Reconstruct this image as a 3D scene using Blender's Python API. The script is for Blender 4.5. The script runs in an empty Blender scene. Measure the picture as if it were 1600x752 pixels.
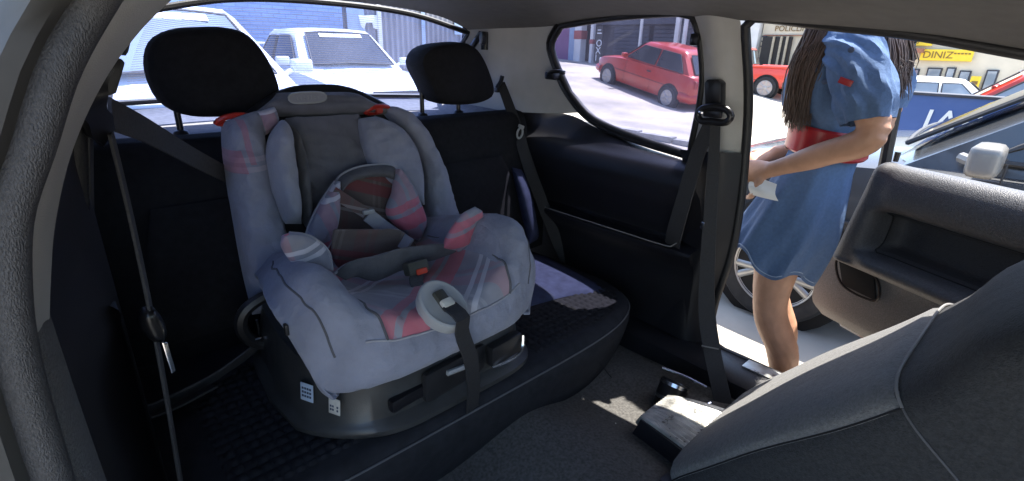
import bpy, bmesh, math, random
from mathutils import Vector, Matrix, noise
random.seed(7)
scene = bpy.context.scene
COL = scene.collection

# ------------------------------------------------------------------ camera
FPX, PCX, PCY = 800.0, 800.0, 376.0
PITCH, YAW, ROLL, CAMZ = math.radians(20.6), math.radians(47.0), math.radians(1.5), 1.22
_f = Vector((math.cos(YAW), math.sin(YAW), 0)); _r = Vector((math.sin(YAW), -math.cos(YAW), 0))
FW = _f * math.cos(PITCH) + Vector((0, 0, -math.sin(PITCH)))
_u = _r.cross(FW)
CR = _r * math.cos(ROLL) + _u * math.sin(ROLL)
CU = -_r * math.sin(ROLL) + _u * math.cos(ROLL)
CC = Vector((0, 0, CAMZ))
cam_d = bpy.data.cameras.new('camera'); cam = bpy.data.objects.new('camera', cam_d); COL.objects.link(cam)
cam_d.sensor_width = 36; cam_d.lens = 36 * FPX / 1600; cam_d.clip_start = 0.02; cam_d.clip_end = 2000
cam.matrix_world = Matrix(((CR.x, CU.x, -FW.x, CC.x), (CR.y, CU.y, -FW.y, CC.y), (CR.z, CU.z, -FW.z, CC.z), (0, 0, 0, 1)))
scene.camera = cam

# ------------------------------------------------------------------ light
SUN_EL, SUN_AZ = math.radians(68), math.radians(-13)      # the sun stands over the far (+x) side
world = bpy.data.worlds.new('World'); scene.world = world; world.use_nodes = True
wn = world.node_tree.nodes; wl = world.node_tree.links
sky = wn.new('ShaderNodeTexSky'); sky.sky_type = 'NISHITA'; sky.sun_disc = False
sky.sun_elevation = SUN_EL; sky.sun_rotation = math.radians(90) - SUN_AZ
sky.air_density = 1.0; sky.dust_density = 1.2; sky.ozone_density = 1.5
wn['Background'].inputs[1].default_value = 0.15
wl.new(sky.outputs[0], wn['Background'].inputs[0])
sd = bpy.data.lights.new('sun', 'SUN'); sd.energy = 4.0; sd.angle = math.radians(0.53); sd.color = (1, .95, .87)
sun = bpy.data.objects.new('sun', sd); COL.objects.link(sun)
_sv = Vector((math.cos(SUN_EL) * math.cos(SUN_AZ), math.cos(SUN_EL) * math.sin(SUN_AZ), math.sin(SUN_EL)))
sun.rotation_euler = _sv.to_track_quat('Z', 'Y').to_euler()
sun.location = (6, 0, 12)
scene.view_settings.view_transform = 'Standard'; scene.view_settings.look = 'None'
scene.view_settings.exposure = 2.05; scene.view_settings.gamma = 1
scene.view_settings.use_curve_mapping = False
scene.render.engine = 'CYCLES'
scene.cycles.max_bounces = 10; scene.cycles.diffuse_bounces = 5; scene.cycles.transparent_max_bounces = 12

# ------------------------------------------------------------------ helpers
V = Vector
def at(px, py, ax, val):
    """point on the plane axis=val that the photograph shows at pixel (px, py)"""
    d = FW + CR * ((px - PCX) / FPX) - CU * ((py - PCY) / FPX)
    a = 'xyz'.index(ax)
    return CC + d * ((val - CC[a]) / d[a])
def atp(px, py, P, N):
    d = FW + CR * ((px - PCX) / FPX) - CU * ((py - PCY) / FPX)
    return CC + d * ((V(P) - CC).dot(V(N)) / d.dot(V(N)))

LOCAL = {}      # things whose parts are built in local coordinates
WM = {}         # world matrices
def thing(name, label, cat, loc=(0, 0, 0), rot=(0, 0, 0), group=None, local=False):
    o = bpy.data.objects.new(name, None); COL.objects.link(o)
    o.location = loc; o.rotation_euler = rot; o.empty_display_size = .1
    o['label'] = label; o['category'] = cat
    if group: o['group'] = group
    WM[o.name] = Matrix.LocRotScale(V(loc), bpy.data.objects[o.name].rotation_euler, None)
    LOCAL[o.name] = local
    return o
def tag(o, label, cat, group=None):
    o['label'] = label; o['category'] = cat
    if group: o['group'] = group
    return o
def link(name, me, mat, parent=None, smooth=True):
    o = bpy.data.objects.new(name, me); COL.objects.link(o)
    if mat is not None:
        for m in (mat if isinstance(mat, (list, tuple)) else [mat]): me.materials.append(MATS[m])
    if smooth:
        for p in me.polygons: p.use_smooth = True
        try: me.set_sharp_from_angle(angle=math.radians(smooth if not isinstance(smooth, bool) else 42))
        except Exception: pass
    if parent is not None:
        o.parent = parent
        loc = LOCAL.get(parent.name, False)
        LOCAL[o.name] = loc
        if loc: WM[o.name] = WM[parent.name].copy()
        else:
            o.matrix_parent_inverse = WM[parent.name].inverted(); WM[o.name] = Matrix.Identity(4)
    else:
        WM[o.name] = Matrix.Identity(4); LOCAL[o.name] = False
    return o
class MB:
    """collects geometry of one part"""
    def __init__(s): s.v = []; s.f = []; s.uv = {}; s.mi = []
    def add(s, vs, fs, mi=0):
        b = len(s.v); s.v += [V(p) for p in vs]
        for f in fs: s.f.append([b + i for i in f]); s.mi.append(mi)
        return s
    def build(s, name, mat, parent=None, smooth=True):
        me = bpy.data.meshes.new(name); me.from_pydata([tuple(p) for p in s.v], [], s.f)
        for p, i in zip(me.polygons, s.mi): p.material_index = i
        bm = bmesh.new(); bm.from_mesh(me); bmesh.ops.recalc_face_normals(bm, faces=bm.faces); bm.to_mesh(me); bm.free()
        me.update()
        return link(name, me, mat, parent, smooth)
def catmull(P, n, closed=False):
    """n samples evenly spread along a smooth curve through P"""
    P = [V(p) for p in P]; m = len(P); out = []
    seg = m if closed else m - 1; D = 12; dense = []
    for i in range(seg):
        if closed: p0, p1, p2, p3 = P[i - 1], P[i], P[(i + 1) % m], P[(i + 2) % m]
        else:
            p1, p2 = P[i], P[i + 1]
            p0 = P[i - 1] if i > 0 else p1 * 2 - p2
            p3 = P[i + 2] if i + 2 < m else p2 * 2 - p1
        for k in range(D):
            t = k / D
            dense.append(.5 * ((2 * p1) + (p2 - p0) * t + (2 * p0 - 5 * p1 + 4 * p2 - p3) * t * t + (3 * p1 - p0 - 3 * p2 + p3) * t ** 3))
    dense.append(P[0].copy() if closed else P[-1].copy())
    L = [0]
    for a, b in zip(dense, dense[1:]): L.append(L[-1] + (b - a).length)
    cnt = n if closed else n - 1; j = 0
    for i in range(n):
        d = L[-1] * i / cnt
        while j < len(L) - 2 and L[j + 1] < d: j += 1
        sp = L[j + 1] - L[j]
        out.append(dense[j].lerp(dense[j + 1], (d - L[j]) / sp if sp > 1e-9 else 0))
    return out
def cparam(P, k, closed=False):
    """k samples per control span"""
    P = [V(p) for p in P]; m = len(P); out = []
    for i in range(m - 1):
        p1, p2 = P[i], P[i + 1]; p0 = P[i - 1] if i > 0 else p1 * 2 - p2; p3 = P[i + 2] if i + 2 < m else p2 * 2 - p1
        for q in range(k):
            t = q / k
            out.append(.5 * ((2 * p1) + (p2 - p0) * t + (2 * p0 - 5 * p1 + 4 * p2 - p3) * t * t + (3 * p1 - p0 - 3 * p2 + p3) * t ** 3))
    return out + [P[-1].copy()]
def grid_faces(nr, nc, cr=False, cc=False):
    F = []
    for i in range(nr if cr else nr - 1):
        for j in range(nc if cc else nc - 1):
            i2, j2 = (i + 1) % nr, (j + 1) % nc
            F.append((i * nc + j, i * nc + j2, i2 * nc + j2, i2 * nc + j))
    return F
def loft(mb, rings, closed=True, caps=True, mi=0):
    n = len(rings[0]); vs = [p for r in rings for p in r]
    fs = grid_faces(len(rings), n, False, closed)
    if caps and closed:
        fs.append(tuple(range(n))[::-1]); b = (len(rings) - 1) * n; fs.append(tuple(range(b, b + n)))
    return mb.add(vs, fs, mi)
def frames(path, up=(0, 0, 1)):
    out = []
    up = V(up)
    for i, p in enumerate(path):
        t = (path[min(i + 1, len(path) - 1)] - path[max(i - 1, 0)]).normalized()
        s = t.cross(up)
        if s.length < 1e-4: s = t.cross(V((1, 0, 0)))
        s.normalize(); out.append((p, t, s, s.cross(t)))
    return out
def tube(mb, path, r, seg=10, closed=False, up=(0, 0, 1), mi=0, sq=1.0):
    """r: number or list; sq flattens the section along the second axis"""
    path = [V(p) for p in path]; fr = frames(path, up)
    if closed:
        n = len(path); fr = []
        for i in range(n):
            t = (path[(i + 1) % n] - path[i - 1]).normalized(); s = t.cross(V(up))
            if s.length < 1e-4: s = t.cross(V((1, 0, 0)))
            s.normalize(); fr.append((path[i], t, s, s.cross(t)))
    rings = []
    for i, (p, t, s, b) in enumerate(fr):
        rr = r[i] if isinstance(r, (list, tuple)) else r
        rings.append([p + s * (math.cos(a) * rr) + b * (math.sin(a) * rr * sq) for a in [2 * math.pi * k / seg for k in range(seg)]])
    if closed:
        n = len(rings); vs = [p for q in rings for p in q]
        return mb.add(vs, grid_faces(n, seg, True, True), mi)
    return loft(mb, rings, mi=mi)
def strap(mb, path, wdir, w=.046, t=.0022, mi=0):
    """flat webbing; wdir one vector or a list along the path"""
    rings = []
    path = [V(p) for p in path]
    for i, p in enumerate(path):
        tg = (path[min(i + 1, len(path) - 1)] - path[max(i - 1, 0)]).normalized()
        wd = V(wdir[i] if isinstance(wdir, list) else wdir); wd = (wd - tg * wd.dot(tg)).normalized()
        nn = tg.cross(wd)
        ww = w[i] if isinstance(w, list) else w
        h = ww / 2
        rings.append([p - wd * h - nn * t * .3, p - wd * h * .96 - nn * t, p + wd * h * .96 - nn * t, p + wd * h - nn * t * .3, p + wd * h + nn * t * .3, p + wd * h * .96 + nn * t, p - wd * h * .96 + nn * t, p - wd * h + nn * t * .3])
    return loft(mb, rings, mi=mi)
def puff(mb, A, B, nrm, tf, tb=None, n=20, m=14, end0=.25, end1=.25, p=2.3, mi=0, wr=0.):
    """padded cushion between the edge curves A and B, swelling tf along nrm and tb the other way"""
    A = catmull(A, n); B = catmull(B, n); nrm = V(nrm).normalized(); tb = tf * .5 if tb is None else tb
    rings = []
    for i in range(n):
        s = i / (n - 1)
        e = 1.0
        if end0 > 0 and s < end0: e = math.sqrt(max(0.0, 1 - (1 - s / end0) ** 2))
        if end1 > 0 and s > 1 - end1: e = min(e, math.sqrt(max(0.0, 1 - (1 - (1 - s) / end1) ** 2)))
        e = max(e, .04)
        ring = []
        for k in range(2 * m):
            a = math.pi * k / m
            c = math.cos(a); sn = math.sin(a)
            u = math.copysign(abs(c) ** (2 / p), c); h = math.copysign(abs(sn) ** (2 / p), sn)
            q = A[i].lerp(B[i], .5 - .5 * u) + nrm * (h * (tf if h > 0 else tb) * e)
            if wr: q = q + nrm * (wr * abs(h) * e * (noise.noise(q * 24) + .6 * noise.noise(q * 61) - .8 * max(0, noise.noise(q * 40 + V((3, 1, 7)))) ))
            ring.append(q)
        rings.append(ring)
    return loft(mb, rings, mi=mi)
def rbox(mb, c, size, bev=.01, rot=None, seg=2, mi=0, taper=None):
    bm = bmesh.new(); bmesh.ops.create_cube(bm, size=1)
    for v in bm.verts:
        v.co = V((v.co.x * size[0], v.co.y * size[1], v.co.z * size[2]))
        if taper and v.co.z > 0: v.co.x *= taper; v.co.y *= taper
    if bev > 0: bmesh.ops.bevel(bm, geom=bm.edges[:], offset=bev, segments=seg, profile=.6, affect='EDGES')
    bm.verts.index_update()
    R = rot if rot is not None else Matrix.Identity(3)
    vs = [V(c) + R @ v.co for v in bm.verts]; fs = [[v.index for v in f.verts] for f in bm.faces]
    bm.free(); return mb.add(vs, fs, mi)
def prism(mb, poly, w, bev=.003, seg=2, mi=0):
    """solid from a planar 3-D outline pushed along the vector w"""
    bm = bmesh.new(); vs = [bm.verts.new(p) for p in poly]; f = bm.faces.new(vs)
    r = bmesh.ops.extrude_face_region(bm, geom=[f]); top = [e for e in r['geom'] if isinstance(e, bmesh.types.BMVert)]
    for v in top: v.co += V(w)
    bmesh.ops.recalc_face_normals(bm, faces=bm.faces)
    if bev > 0:
        ed = [e for e in bm.edges if len(e.link_faces) == 2 and e.calc_face_angle(0) > .6]
        bmesh.ops.bevel(bm, geom=ed, offset=bev, segments=seg, profile=.6, affect='EDGES', clamp_overlap=True)
    bmesh.ops.triangulate(bm, faces=[f for f in bm.faces if len(f.verts) > 6])
    bm.verts.index_update(); out = [v.co.copy() for v in bm.verts]; fs = [[v.index for v in f.verts] for f in bm.faces]
    bm.free(); return mb.add(out, fs, mi)
def patch(mb, rows, nr, nc, thick=None, mi=0, disp=None):
    """smooth sheet through a net of control points; thick = vector that gives it a back"""
    cols = [catmull(r, nc) for r in rows]
    g = [[None] * nc for _ in range(nr)]
    for j in range(nc):
        c = catmull([cols[i][j] for i in range(len(rows))], nr) if len(rows) > 2 else [cols[0][j].lerp(cols[1][j], i / (nr - 1)) for i in range(nr)]
        for i in range(nr): g[i][j] = c[i]
    if disp:
        for i in range(nr):
            for j in range(nc): g[i][j] = g[i][j] + disp(i / (nr - 1), j / (nc - 1), g[i][j])
    vs = [p for r in g for p in r]; fs = grid_faces(nr, nc)
    if thick is not None:
        b = len(vs); vs = vs + [p + V(thick) for p in vs]
        fs = fs + [tuple(b + i for i in f[::-1]) for f in fs]
        rim = [j for j in range(nc)] + [i * nc + nc - 1 for i in range(1, nr)] + [(nr - 1) * nc + j for j in range(nc - 2, -1, -1)] + [i * nc for i in range(nr - 2, 0, -1)]
        for a, c in zip(rim, rim[1:] + rim[:1]): fs.append((a, b + a, b + c, c))
    mb.add(vs, fs, mi); return g
def lathe(mb, prof, c, axis, seg=24, mi=0, ref=None):
    """prof: (radius, height along axis)"""
    ax = V(axis).normalized(); s = ax.cross(V(ref) if ref else (V((0, 0, 1)) if abs(ax.z) < .9 else V((1, 0, 0)))).normalized(); b = ax.cross(s)
    rings = [[V(c) + ax * h + (s * math.cos(2 * math.pi * k / seg) + b * math.sin(2 * math.pi * k / seg)) * max(r, 1e-4) for k in range(seg)] for r, h in prof]
    return loft(mb, rings, mi=mi)
def text_mesh(s, size, mat, name, parent, origin, xdir, ydir, ext=.004, shear=0, align='LEFT'):
    cu = bpy.data.curves.new(name, 'FONT'); cu.body = s; cu.size = size; cu.extrude = ext; cu.shear = shear; cu.align_x = align; cu.resolution_u = 3
    t = bpy.data.objects.new(name, cu); COL.objects.link(t)
    dg = bpy.context.evaluated_depsgraph_get(); me = bpy.data.meshes.new_from_object(t.evaluated_get(dg))
    bpy.data.objects.remove(t); bpy.data.curves.remove(cu)
    x = V(xdir).normalized(); y = V(ydir).normalized(); z = x.cross(y)
    for v in me.vertices: v.co = V(origin) + x * v.co.x + y * v.co.y + z * v.co.z
    return link(name, me, mat, parent, smooth=False)
# ------------------------------------------------------------------ materials
MATS = {}
def M(name, col, rough=.6, metal=0., var=.12, vs=6., bump=0., bs=300., spec=.5, sheen=0., coat=0., stretch=(1, 1, 1), bump2=0., bs2=25., dirt=0., dirtcol=(.25, .22, .18), rvar=.0):
    m = bpy.data.materials.new(name); m.use_nodes = True; MATS[name] = m
    nt = m.node_tree; N = nt.nodes; L = nt.links; B = N['Principled BSDF']
    B.inputs['Roughness'].default_value = rough; B.inputs['Metallic'].default_value = metal
    B.inputs['Specular IOR Level'].default_value = spec
    if sheen: B.inputs['Sheen Weight'].default_value = sheen; B.inputs['Sheen Roughness'].default_value = .5
    if coat: B.inputs['Coat Weight'].default_value = coat; B.inputs['Coat Roughness'].default_value = .05
    tc = N.new('ShaderNodeTexCoord')
    mp = N.new('ShaderNodeMapping'); mp.inputs['Scale'].default_value = stretch; L.new(tc.outputs['Object'], mp.inputs[0])
    nz = N.new('ShaderNodeTexNoise'); nz.inputs['Scale'].default_value = vs; nz.inputs['Detail'].default_value = 6; L.new(mp.outputs[0], nz.inputs[0])
    mr = N.new('ShaderNodeMapRange'); mr.inputs[1].default_value = .3; mr.inputs[2].default_value = .7
    mr.inputs[3].default_value = 1 - var; mr.inputs[4].default_value = 1 + var; L.new(nz.outputs[0], mr.inputs[0])
    mx = N.new('ShaderNodeMix'); mx.data_type = 'RGBA'; mx.blend_type = 'MULTIPLY'; mx.inputs[0].default_value = 1
    mx.inputs[6].default_value = (*col, 1); L.new(mr.outputs[0], mx.inputs[7])
    out = mx.outputs[2]
    if dirt:
        dn = N.new('ShaderNodeTexNoise'); dn.inputs['Scale'].default_value = vs * .6; dn.inputs['Detail'].default_value = 9; dn.inputs['Roughness'].default_value = .7
        L.new(tc.outputs['Object'], dn.inputs[0])
        dr = N.new('ShaderNodeMapRange'); dr.inputs[1].default_value = .5; dr.inputs[2].default_value = .72; dr.inputs[3].default_value = 0; dr.inputs[4].default_value = dirt; L.new(dn.outputs[0], dr.inputs[0])
        dm = N.new('ShaderNodeMix'); dm.data_type = 'RGBA'; L.new(dr.outputs[0], dm.inputs[0]); L.new(out, dm.inputs[6]); dm.inputs[7].default_value = (*dirtcol, 1)
        out = dm.outputs[2]
    L.new(out, B.inputs['Base Color'])
    if rvar:
        rr = N.new('ShaderNodeMapRange'); rr.inputs[1].default_value = .3; rr.inputs[2].default_value = .7; rr.inputs[3].default_value = max(.02, rough - rvar); rr.inputs[4].default_value = min(1, rough + rvar)
        L.new(nz.outputs[0], rr.inputs[0]); L.new(rr.outputs[0], B.inputs['Roughness'])
    prev = None
    for st, sc, dist in ((bump, bs, .002), (bump2, bs2, .02)):
        if st:
            n2 = N.new('ShaderNodeTexNoise'); n2.inputs['Scale'].default_value = sc; n2.inputs['Detail'].default_value = 3; L.new(mp.outputs[0], n2.inputs[0])
            b = N.new('ShaderNodeBump'); b.inputs['Strength'].default_value = st; b.inputs['Distance'].default_value = dist; L.new(n2.outputs[0], b.inputs['Height'])
            if prev: L.new(prev.outputs[0], b.inputs['Normal'])
            prev = b
    if prev: L.new(prev.outputs[0], B.inputs['Normal'])
    return m
def glass(name, tint, refl=.08, haze=.0, hazecol=(.8, .8, .85)):
    m = bpy.data.materials.new(name); m.use_nodes = True; MATS[name] = m
    nt = m.node_tree; N = nt.nodes; L = nt.links; N.remove(N['Principled BSDF']); o = N['Material Output']
    tr = N.new('ShaderNodeBsdfTransparent'); tr.inputs[0].default_value = (*tint, 1)
    gl = N.new('ShaderNodeBsdfGlossy'); gl.inputs['Roughness'].default_value = .01
    lw = N.new('ShaderNodeLayerWeight'); pw = N.new('ShaderNodeMath'); pw.operation = 'POWER'; L.new(lw.outputs['Facing'], pw.inputs[0]); pw.inputs[1].default_value = 5
    fr = N.new('ShaderNodeMath'); fr.operation = 'MULTIPLY_ADD'; L.new(pw.outputs[0], fr.inputs[0]); fr.inputs[1].default_value = .9; fr.inputs[2].default_value = .03
    a = N.new('ShaderNodeMixShader'); L.new(fr.outputs[0], a.inputs[0]); L.new(tr.outputs[0], a.inputs[1]); L.new(gl.outputs[0], a.inputs[2])
    last = a
    if haze:
        df = N.new('ShaderNodeBsdfTranslucent'); df.inputs[0].default_value = (*hazecol, 1)
        tc = N.new('ShaderNodeTexCoord'); nz = N.new('ShaderNodeTexNoise'); nz.inputs['Scale'].default_value = 9; nz.inputs['Detail'].default_value = 8
        L.new(tc.outputs['Object'], nz.inputs[0]); mr = N.new('ShaderNodeMapRange'); mr.inputs[1].default_value = .3; mr.inputs[2].default_value = .75; mr.inputs[3].default_value = haze * .5; mr.inputs[4].default_value = haze * 1.6
        L.new(nz.outputs[0], mr.inputs[0])
        b = N.new('ShaderNodeMixShader'); L.new(mr.outputs[0], b.inputs[0]); L.new(a.outputs[0], b.inputs[1]); L.new(df.outputs[0], b.inputs[2]); last = b
    L.new(last.outputs[0], o.inputs[0]); return m
def plaid(name, base, red, white, ang, scale, axes=(0, 1)):
    """woven check: broad red bands and fine white pairs over grey cloth"""
    m = M(name, base, .85, var=.08, vs=20, bump=.25, bs=900, sheen=.2)
    nt = m.node_tree; N = nt.nodes; L = nt.links; B = N['Principled BSDF']
    src = B.inputs['Base Color'].links[0].from_socket
    tc = N.new('ShaderNodeTexCoord'); mp = N.new('ShaderNodeMapping'); mp.inputs['Rotation'].default_value = (0, 0, ang); mp.inputs['Scale'].default_value = (scale,) * 3
    s0 = N.new('ShaderNodeSeparateXYZ'); c0 = N.new('ShaderNodeCombineXYZ'); L.new(tc.outputs['Object'], s0.inputs[0])
    L.new(s0.outputs[axes[0]], c0.inputs[0]); L.new(s0.outputs[axes[1]], c0.inputs[1]); L.new(c0.outputs[0], mp.inputs[0])
    sp = N.new('ShaderNodeSeparateXYZ'); L.new(mp.outputs[0], sp.inputs[0])
    def band(sock, lo, hi, prev, col, w):
        fr = N.new('ShaderNodeMath'); fr.operation = 'FRACT'; L.new(sock, fr.inputs[0])
        c = N.new('ShaderNodeMath'); c.operation = 'COMPARE'; L.new(fr.outputs[0], c.inputs[0]); c.inputs[1].default_value = (lo + hi) / 2; c.inputs[2].default_value = (hi - lo) / 2
        k = N.new('ShaderNodeMath'); k.operation = 'MULTIPLY'; L.new(c.outputs[0], k.inputs[0]); k.inputs[1].default_value = w
        mx = N.new('ShaderNodeMix'); mx.data_type = 'RGBA'; L.new(k.outputs[0], mx.inputs[0]); L.new(prev, mx.inputs[6]); mx.inputs[7].default_value = (*col, 1)
        return mx.outputs[2]
    for s, k in ((sp.outputs[0], .3), (sp.outputs[1], 1.0)):
        src = band(s, .05, .22, src, red, .8 * k); src = band(s, .27, .36, src, red, .65 * k)
        src = band(s, .74, .785, src, white, .85 * k); src = band(s, .83, .875, src, white, .85 * k)
    L.new(src, B.inputs['Base Color']); return m

M('headlining', (.140, .134, .125), .95, var=.08, vs=30, bump=.4, bs=500)
M('beige_trim', (.43, .422, .40), .62, var=.05, vs=20, bump=.3, bs=700)
M('black_trim', (.011, .011, .014), .34, var=.15, vs=14, bump=.35, bs=800, dirt=.25, dirtcol=(.026, .025, .026))
M('black_gloss', (.012, .012, .014), .28, var=.2, vs=12)
M('seal_rubber', (.012, .012, .013), .5, var=.2, vs=40, bump=.3, bs=300)
M('crinkle_seal', (.05, .05, .052), .55, var=.35, vs=700, bump=.8, bs=850, stretch=(1, 1, .5))
M('grain_trim', (.12, .118, .115), .6, var=.25, vs=300, bump=.9, bs=380)
M('flange_grey', (.06, .058, .054), .6, var=.15, vs=30)
M('body_blue', (.012, .016, .055), .2, coat=.6, var=.1, vs=3)
M('sill_metal', (.55, .54, .5), .38, metal=.7, var=.25, vs=30, bump=.4, bs=120, rvar=.15)
M('carpet', (.075, .072, .068), .98, var=.4, vs=140, bump=1.0, bs=420, dirt=.22, dirtcol=(.16, .145, .125))
M('seat_slate', (.028, .029, .031), .8, var=.3, vs=180, bump=.9, bs=380, sheen=.06, spec=.25, bump2=.35, bs2=14, dirt=.2, dirtcol=(.05, .049, .047))
M('mat_rubber', (.02, .02, .022), .8, var=.3, vs=30, bump=.5, bs=250, dirt=.12)
M('shelf_felt', (.20, .20, .21), .95, var=.15, vs=60, bump=.5, bs=500)
M('seat_black', (.010, .010, .012), .85, var=.3, vs=60, bump=.5, bs=900, spec=.3)
M('seat_blue_lit', (.040, .047, .088), .8, var=.2, vs=40, bump=.5, bs=900, spec=.12)  # blue of the sun through tinted glass, painted into the seat cloth
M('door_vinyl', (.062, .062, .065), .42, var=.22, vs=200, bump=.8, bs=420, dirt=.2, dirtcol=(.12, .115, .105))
M('door_vinyl_shaded', (.035, .035, .037), .5, var=.22, vs=200, bump=.8, bs=420)  # door vinyl darkened: the shade in the recess is put into its colour
M('seat_grey', (.125, .123, .12), .9, var=.22, vs=180, bump=.9, bs=380, sheen=.15, bump2=.35, bs2=16, dirt=.15, dirtcol=(.14, .135, .13))
M('seat_charcoal', (.022, .023, .027), .8, var=.2, vs=40, bump=.5, bs=900, spec=.12)
M('piping', (.20, .195, .19), .8, var=.1)
M('webbing', (.022, .022, .024), .68, var=.2, vs=200, bump=.6, bs=600)
M('webbing_grey', (.06, .06, .065), .8, var=.2, vs=200, bump=.6, bs=600)
M('chrome', (.72, .72, .72), .18, metal=1, var=.05)
M('plastic_dark', (.02, .02, .022), .38, var=.15, vs=20, bump=.15, bs=600, dirt=.12, dirtcol=(.07, .065, .06))
M('base_plastic', (.040, .041, .041), .4, var=.15, vs=20, bump=.2, bs=500, rvar=.1, dirt=.15, dirtcol=(.10, .095, .085))
M('cloth_grey', (.255, .268, .335), .82, var=.12, vs=16, bump=.6, bs=700, sheen=.2, bump2=.5, bs2=19, dirt=.10, dirtcol=(.11, .11, .12))
M('cloth_striped', (.255, .268, .335), .82, var=.12, vs=16, bump=.6, bs=700, sheen=.2, bump2=.5, bs2=19)
M('seam_grey', (.085, .085, .09), .8)
M('cloth_pale', (.30, .31, .365), .82, var=.08, vs=16, bump=.5, bs=900, sheen=.25, bump2=.25, bs2=30)
M('cloth_mid', (.14, .142, .17), .85, var=.12, vs=24, bump=.5, bs=900, sheen=.15, bump2=.25, bs2=26)
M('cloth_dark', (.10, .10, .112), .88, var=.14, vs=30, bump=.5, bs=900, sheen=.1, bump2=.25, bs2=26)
M('cloth_edge', (.33, .33, .36), .8, var=.1)
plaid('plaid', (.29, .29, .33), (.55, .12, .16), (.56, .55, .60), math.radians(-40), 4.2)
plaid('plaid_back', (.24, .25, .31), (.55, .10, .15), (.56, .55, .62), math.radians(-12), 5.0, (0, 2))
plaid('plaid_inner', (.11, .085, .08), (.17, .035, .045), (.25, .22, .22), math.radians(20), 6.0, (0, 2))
M('red_plastic', (.42, .03, .02), .35, var=.1)
M('buckle_red', (.75, .06, .02), .4, var=.05)
M('pale_plastic', (.36, .37, .375), .42, var=.06)
M('olive_plastic', (.06, .058, .045), .5, var=.1)
M('sticker_blue', (.45, .55, .68), .5, var=.1)
M('sticker_white', (.58, .56, .50), .6, var=.15, vs=60)
M('ink', (.05, .07, .12), .6)
glass('glass_rear', (.72, .77, .93), haze=.012, hazecol=(.75, .8, 1.0))
glass('glass_quarter', (.63, .64, .74), haze=.012, hazecol=(.75, .75, 1.0))
glass('glass_clear', (.9, .93, .92), haze=.0)
M('heater_line', (.12, .09, .07), .6)
# outside
M('skin', (.50, .27, .17), .52, var=.14, vs=22, bump=.25, bs=260, dirt=.25, dirtcol=(.42, .19, .12))
M('hair', (.06, .034, .024), .5, var=.35, vs=60)
M('denim', (.085, .148, .275), .85, var=.09, vs=120, bump=.6, bs=600, bump2=.3, bs2=20)
M('belt_red', (.34, .018, .022), .3, var=.12, vs=10)
M('belt_dark', (.05, .015, .012), .5)
M('paper', (.75, .75, .74), .7)
M('shirt_pale', (.62, .58, .46), .85)
M('trousers', (.05, .06, .09), .85)
M('shoe', (.10, .05, .03), .6)
M('white_paint', (.72, .73, .74), .25, coat=.5, var=.03, vs=2)
M('red_paint', (.44, .035, .018), .28, coat=.5, var=.06, vs=2, dirt=.12, dirtcol=(.35, .2, .17))
M('pickup_red', (.60, .06, .035), .35, coat=.3, var=.06, vs=2, dirt=.15, dirtcol=(.4, .25, .2))
M('silver_paint', (.075, .078, .082), .25, metal=.4, coat=.7, var=.05, vs=3)
M('dark_glass', (.025, .03, .035), .04, var=.1, spec=.8)
M('pale_glass', (.20, .24, .28), .05, var=.3, vs=1.2, spec=.9)
M('tyre', (.02, .02, .021), .85, var=.25, vs=25, bump=.4, bs=120, dirt=.25, dirtcol=(.09, .08, .07))
M('rim', (.36, .36, .35), .35, metal=.55, var=.12, vs=12, dirt=.2)
M('arch_black', (.006, .006, .006), .9)
M('bumper', (.03, .03, .032), .6, var=.1)
M('lamp_clear', (.6, .6, .6), .12, spec=.8)
M('lamp_red', (.32, .015, .012), .2)
M('lamp_amber', (.6, .2, .02), .25)
M('plate_white', (.55, .55, .55), .5)
M('mirror_cream', (.22, .21, .19), .35, coat=.3, var=.05)
M('concrete', (.40, .36, .30), .92, var=.30, vs=.9, bump=.5, bs=30, dirt=.55, dirtcol=(.17, .165, .16))
M('kerb', (.32, .31, .29), .9, var=.25, vs=5, bump=.5, bs=60)
M('grass', (.05, .07, .02), .9, var=.4, vs=10)
M('blue_wall', (.055, .10, .25), .7, var=.22, vs=1.6, bump=.3, bs=60, dirt=.25, dirtcol=(.16, .18, .25))
M('lettering', (.78, .78, .75), .6, var=.06)
M('wall_blue', (.20, .30, .52), .8, var=.15, vs=1.5, dirt=.2, dirtcol=(.2, .24, .34))
M('wall_grey', (.22, .22, .25), .85, var=.2, vs=1.2, dirt=.3, dirtcol=(.3, .3, .3))
M('mortar', (.13, .15, .20), .9)
M('wall_red', (.34, .09, .08), .8, var=.12, vs=2)
M('wall_white', (.66, .65, .62), .8, var=.1, vs=2, dirt=.15)
M('wall_cream', (.60, .54, .42), .85, var=.1, vs=1.5, dirt=.15)
M('shop_dark', (.035, .035, .045), .6, var=.4, vs=3)
M('shop_shutter', (.05, .052, .07), .55, var=.2, vs=4)
M('purple_wall', (.22, .10, .20), .8, var=.1, vs=2)
M('sign_yellow', (.78, .55, .03), .5, var=.06)
M('sign_ink', (.18, .10, .02), .5)
M('sign_black', (.012, .012, .014), .5, var=.2)
M('pale_blue', (.28, .36, .48), .7, var=.1)
M('roof_tile', (.30, .13, .08), .85, var=.2, vs=12)
M('wood_pale', (.42, .36, .26), .8, var=.2, vs=20)

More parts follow.
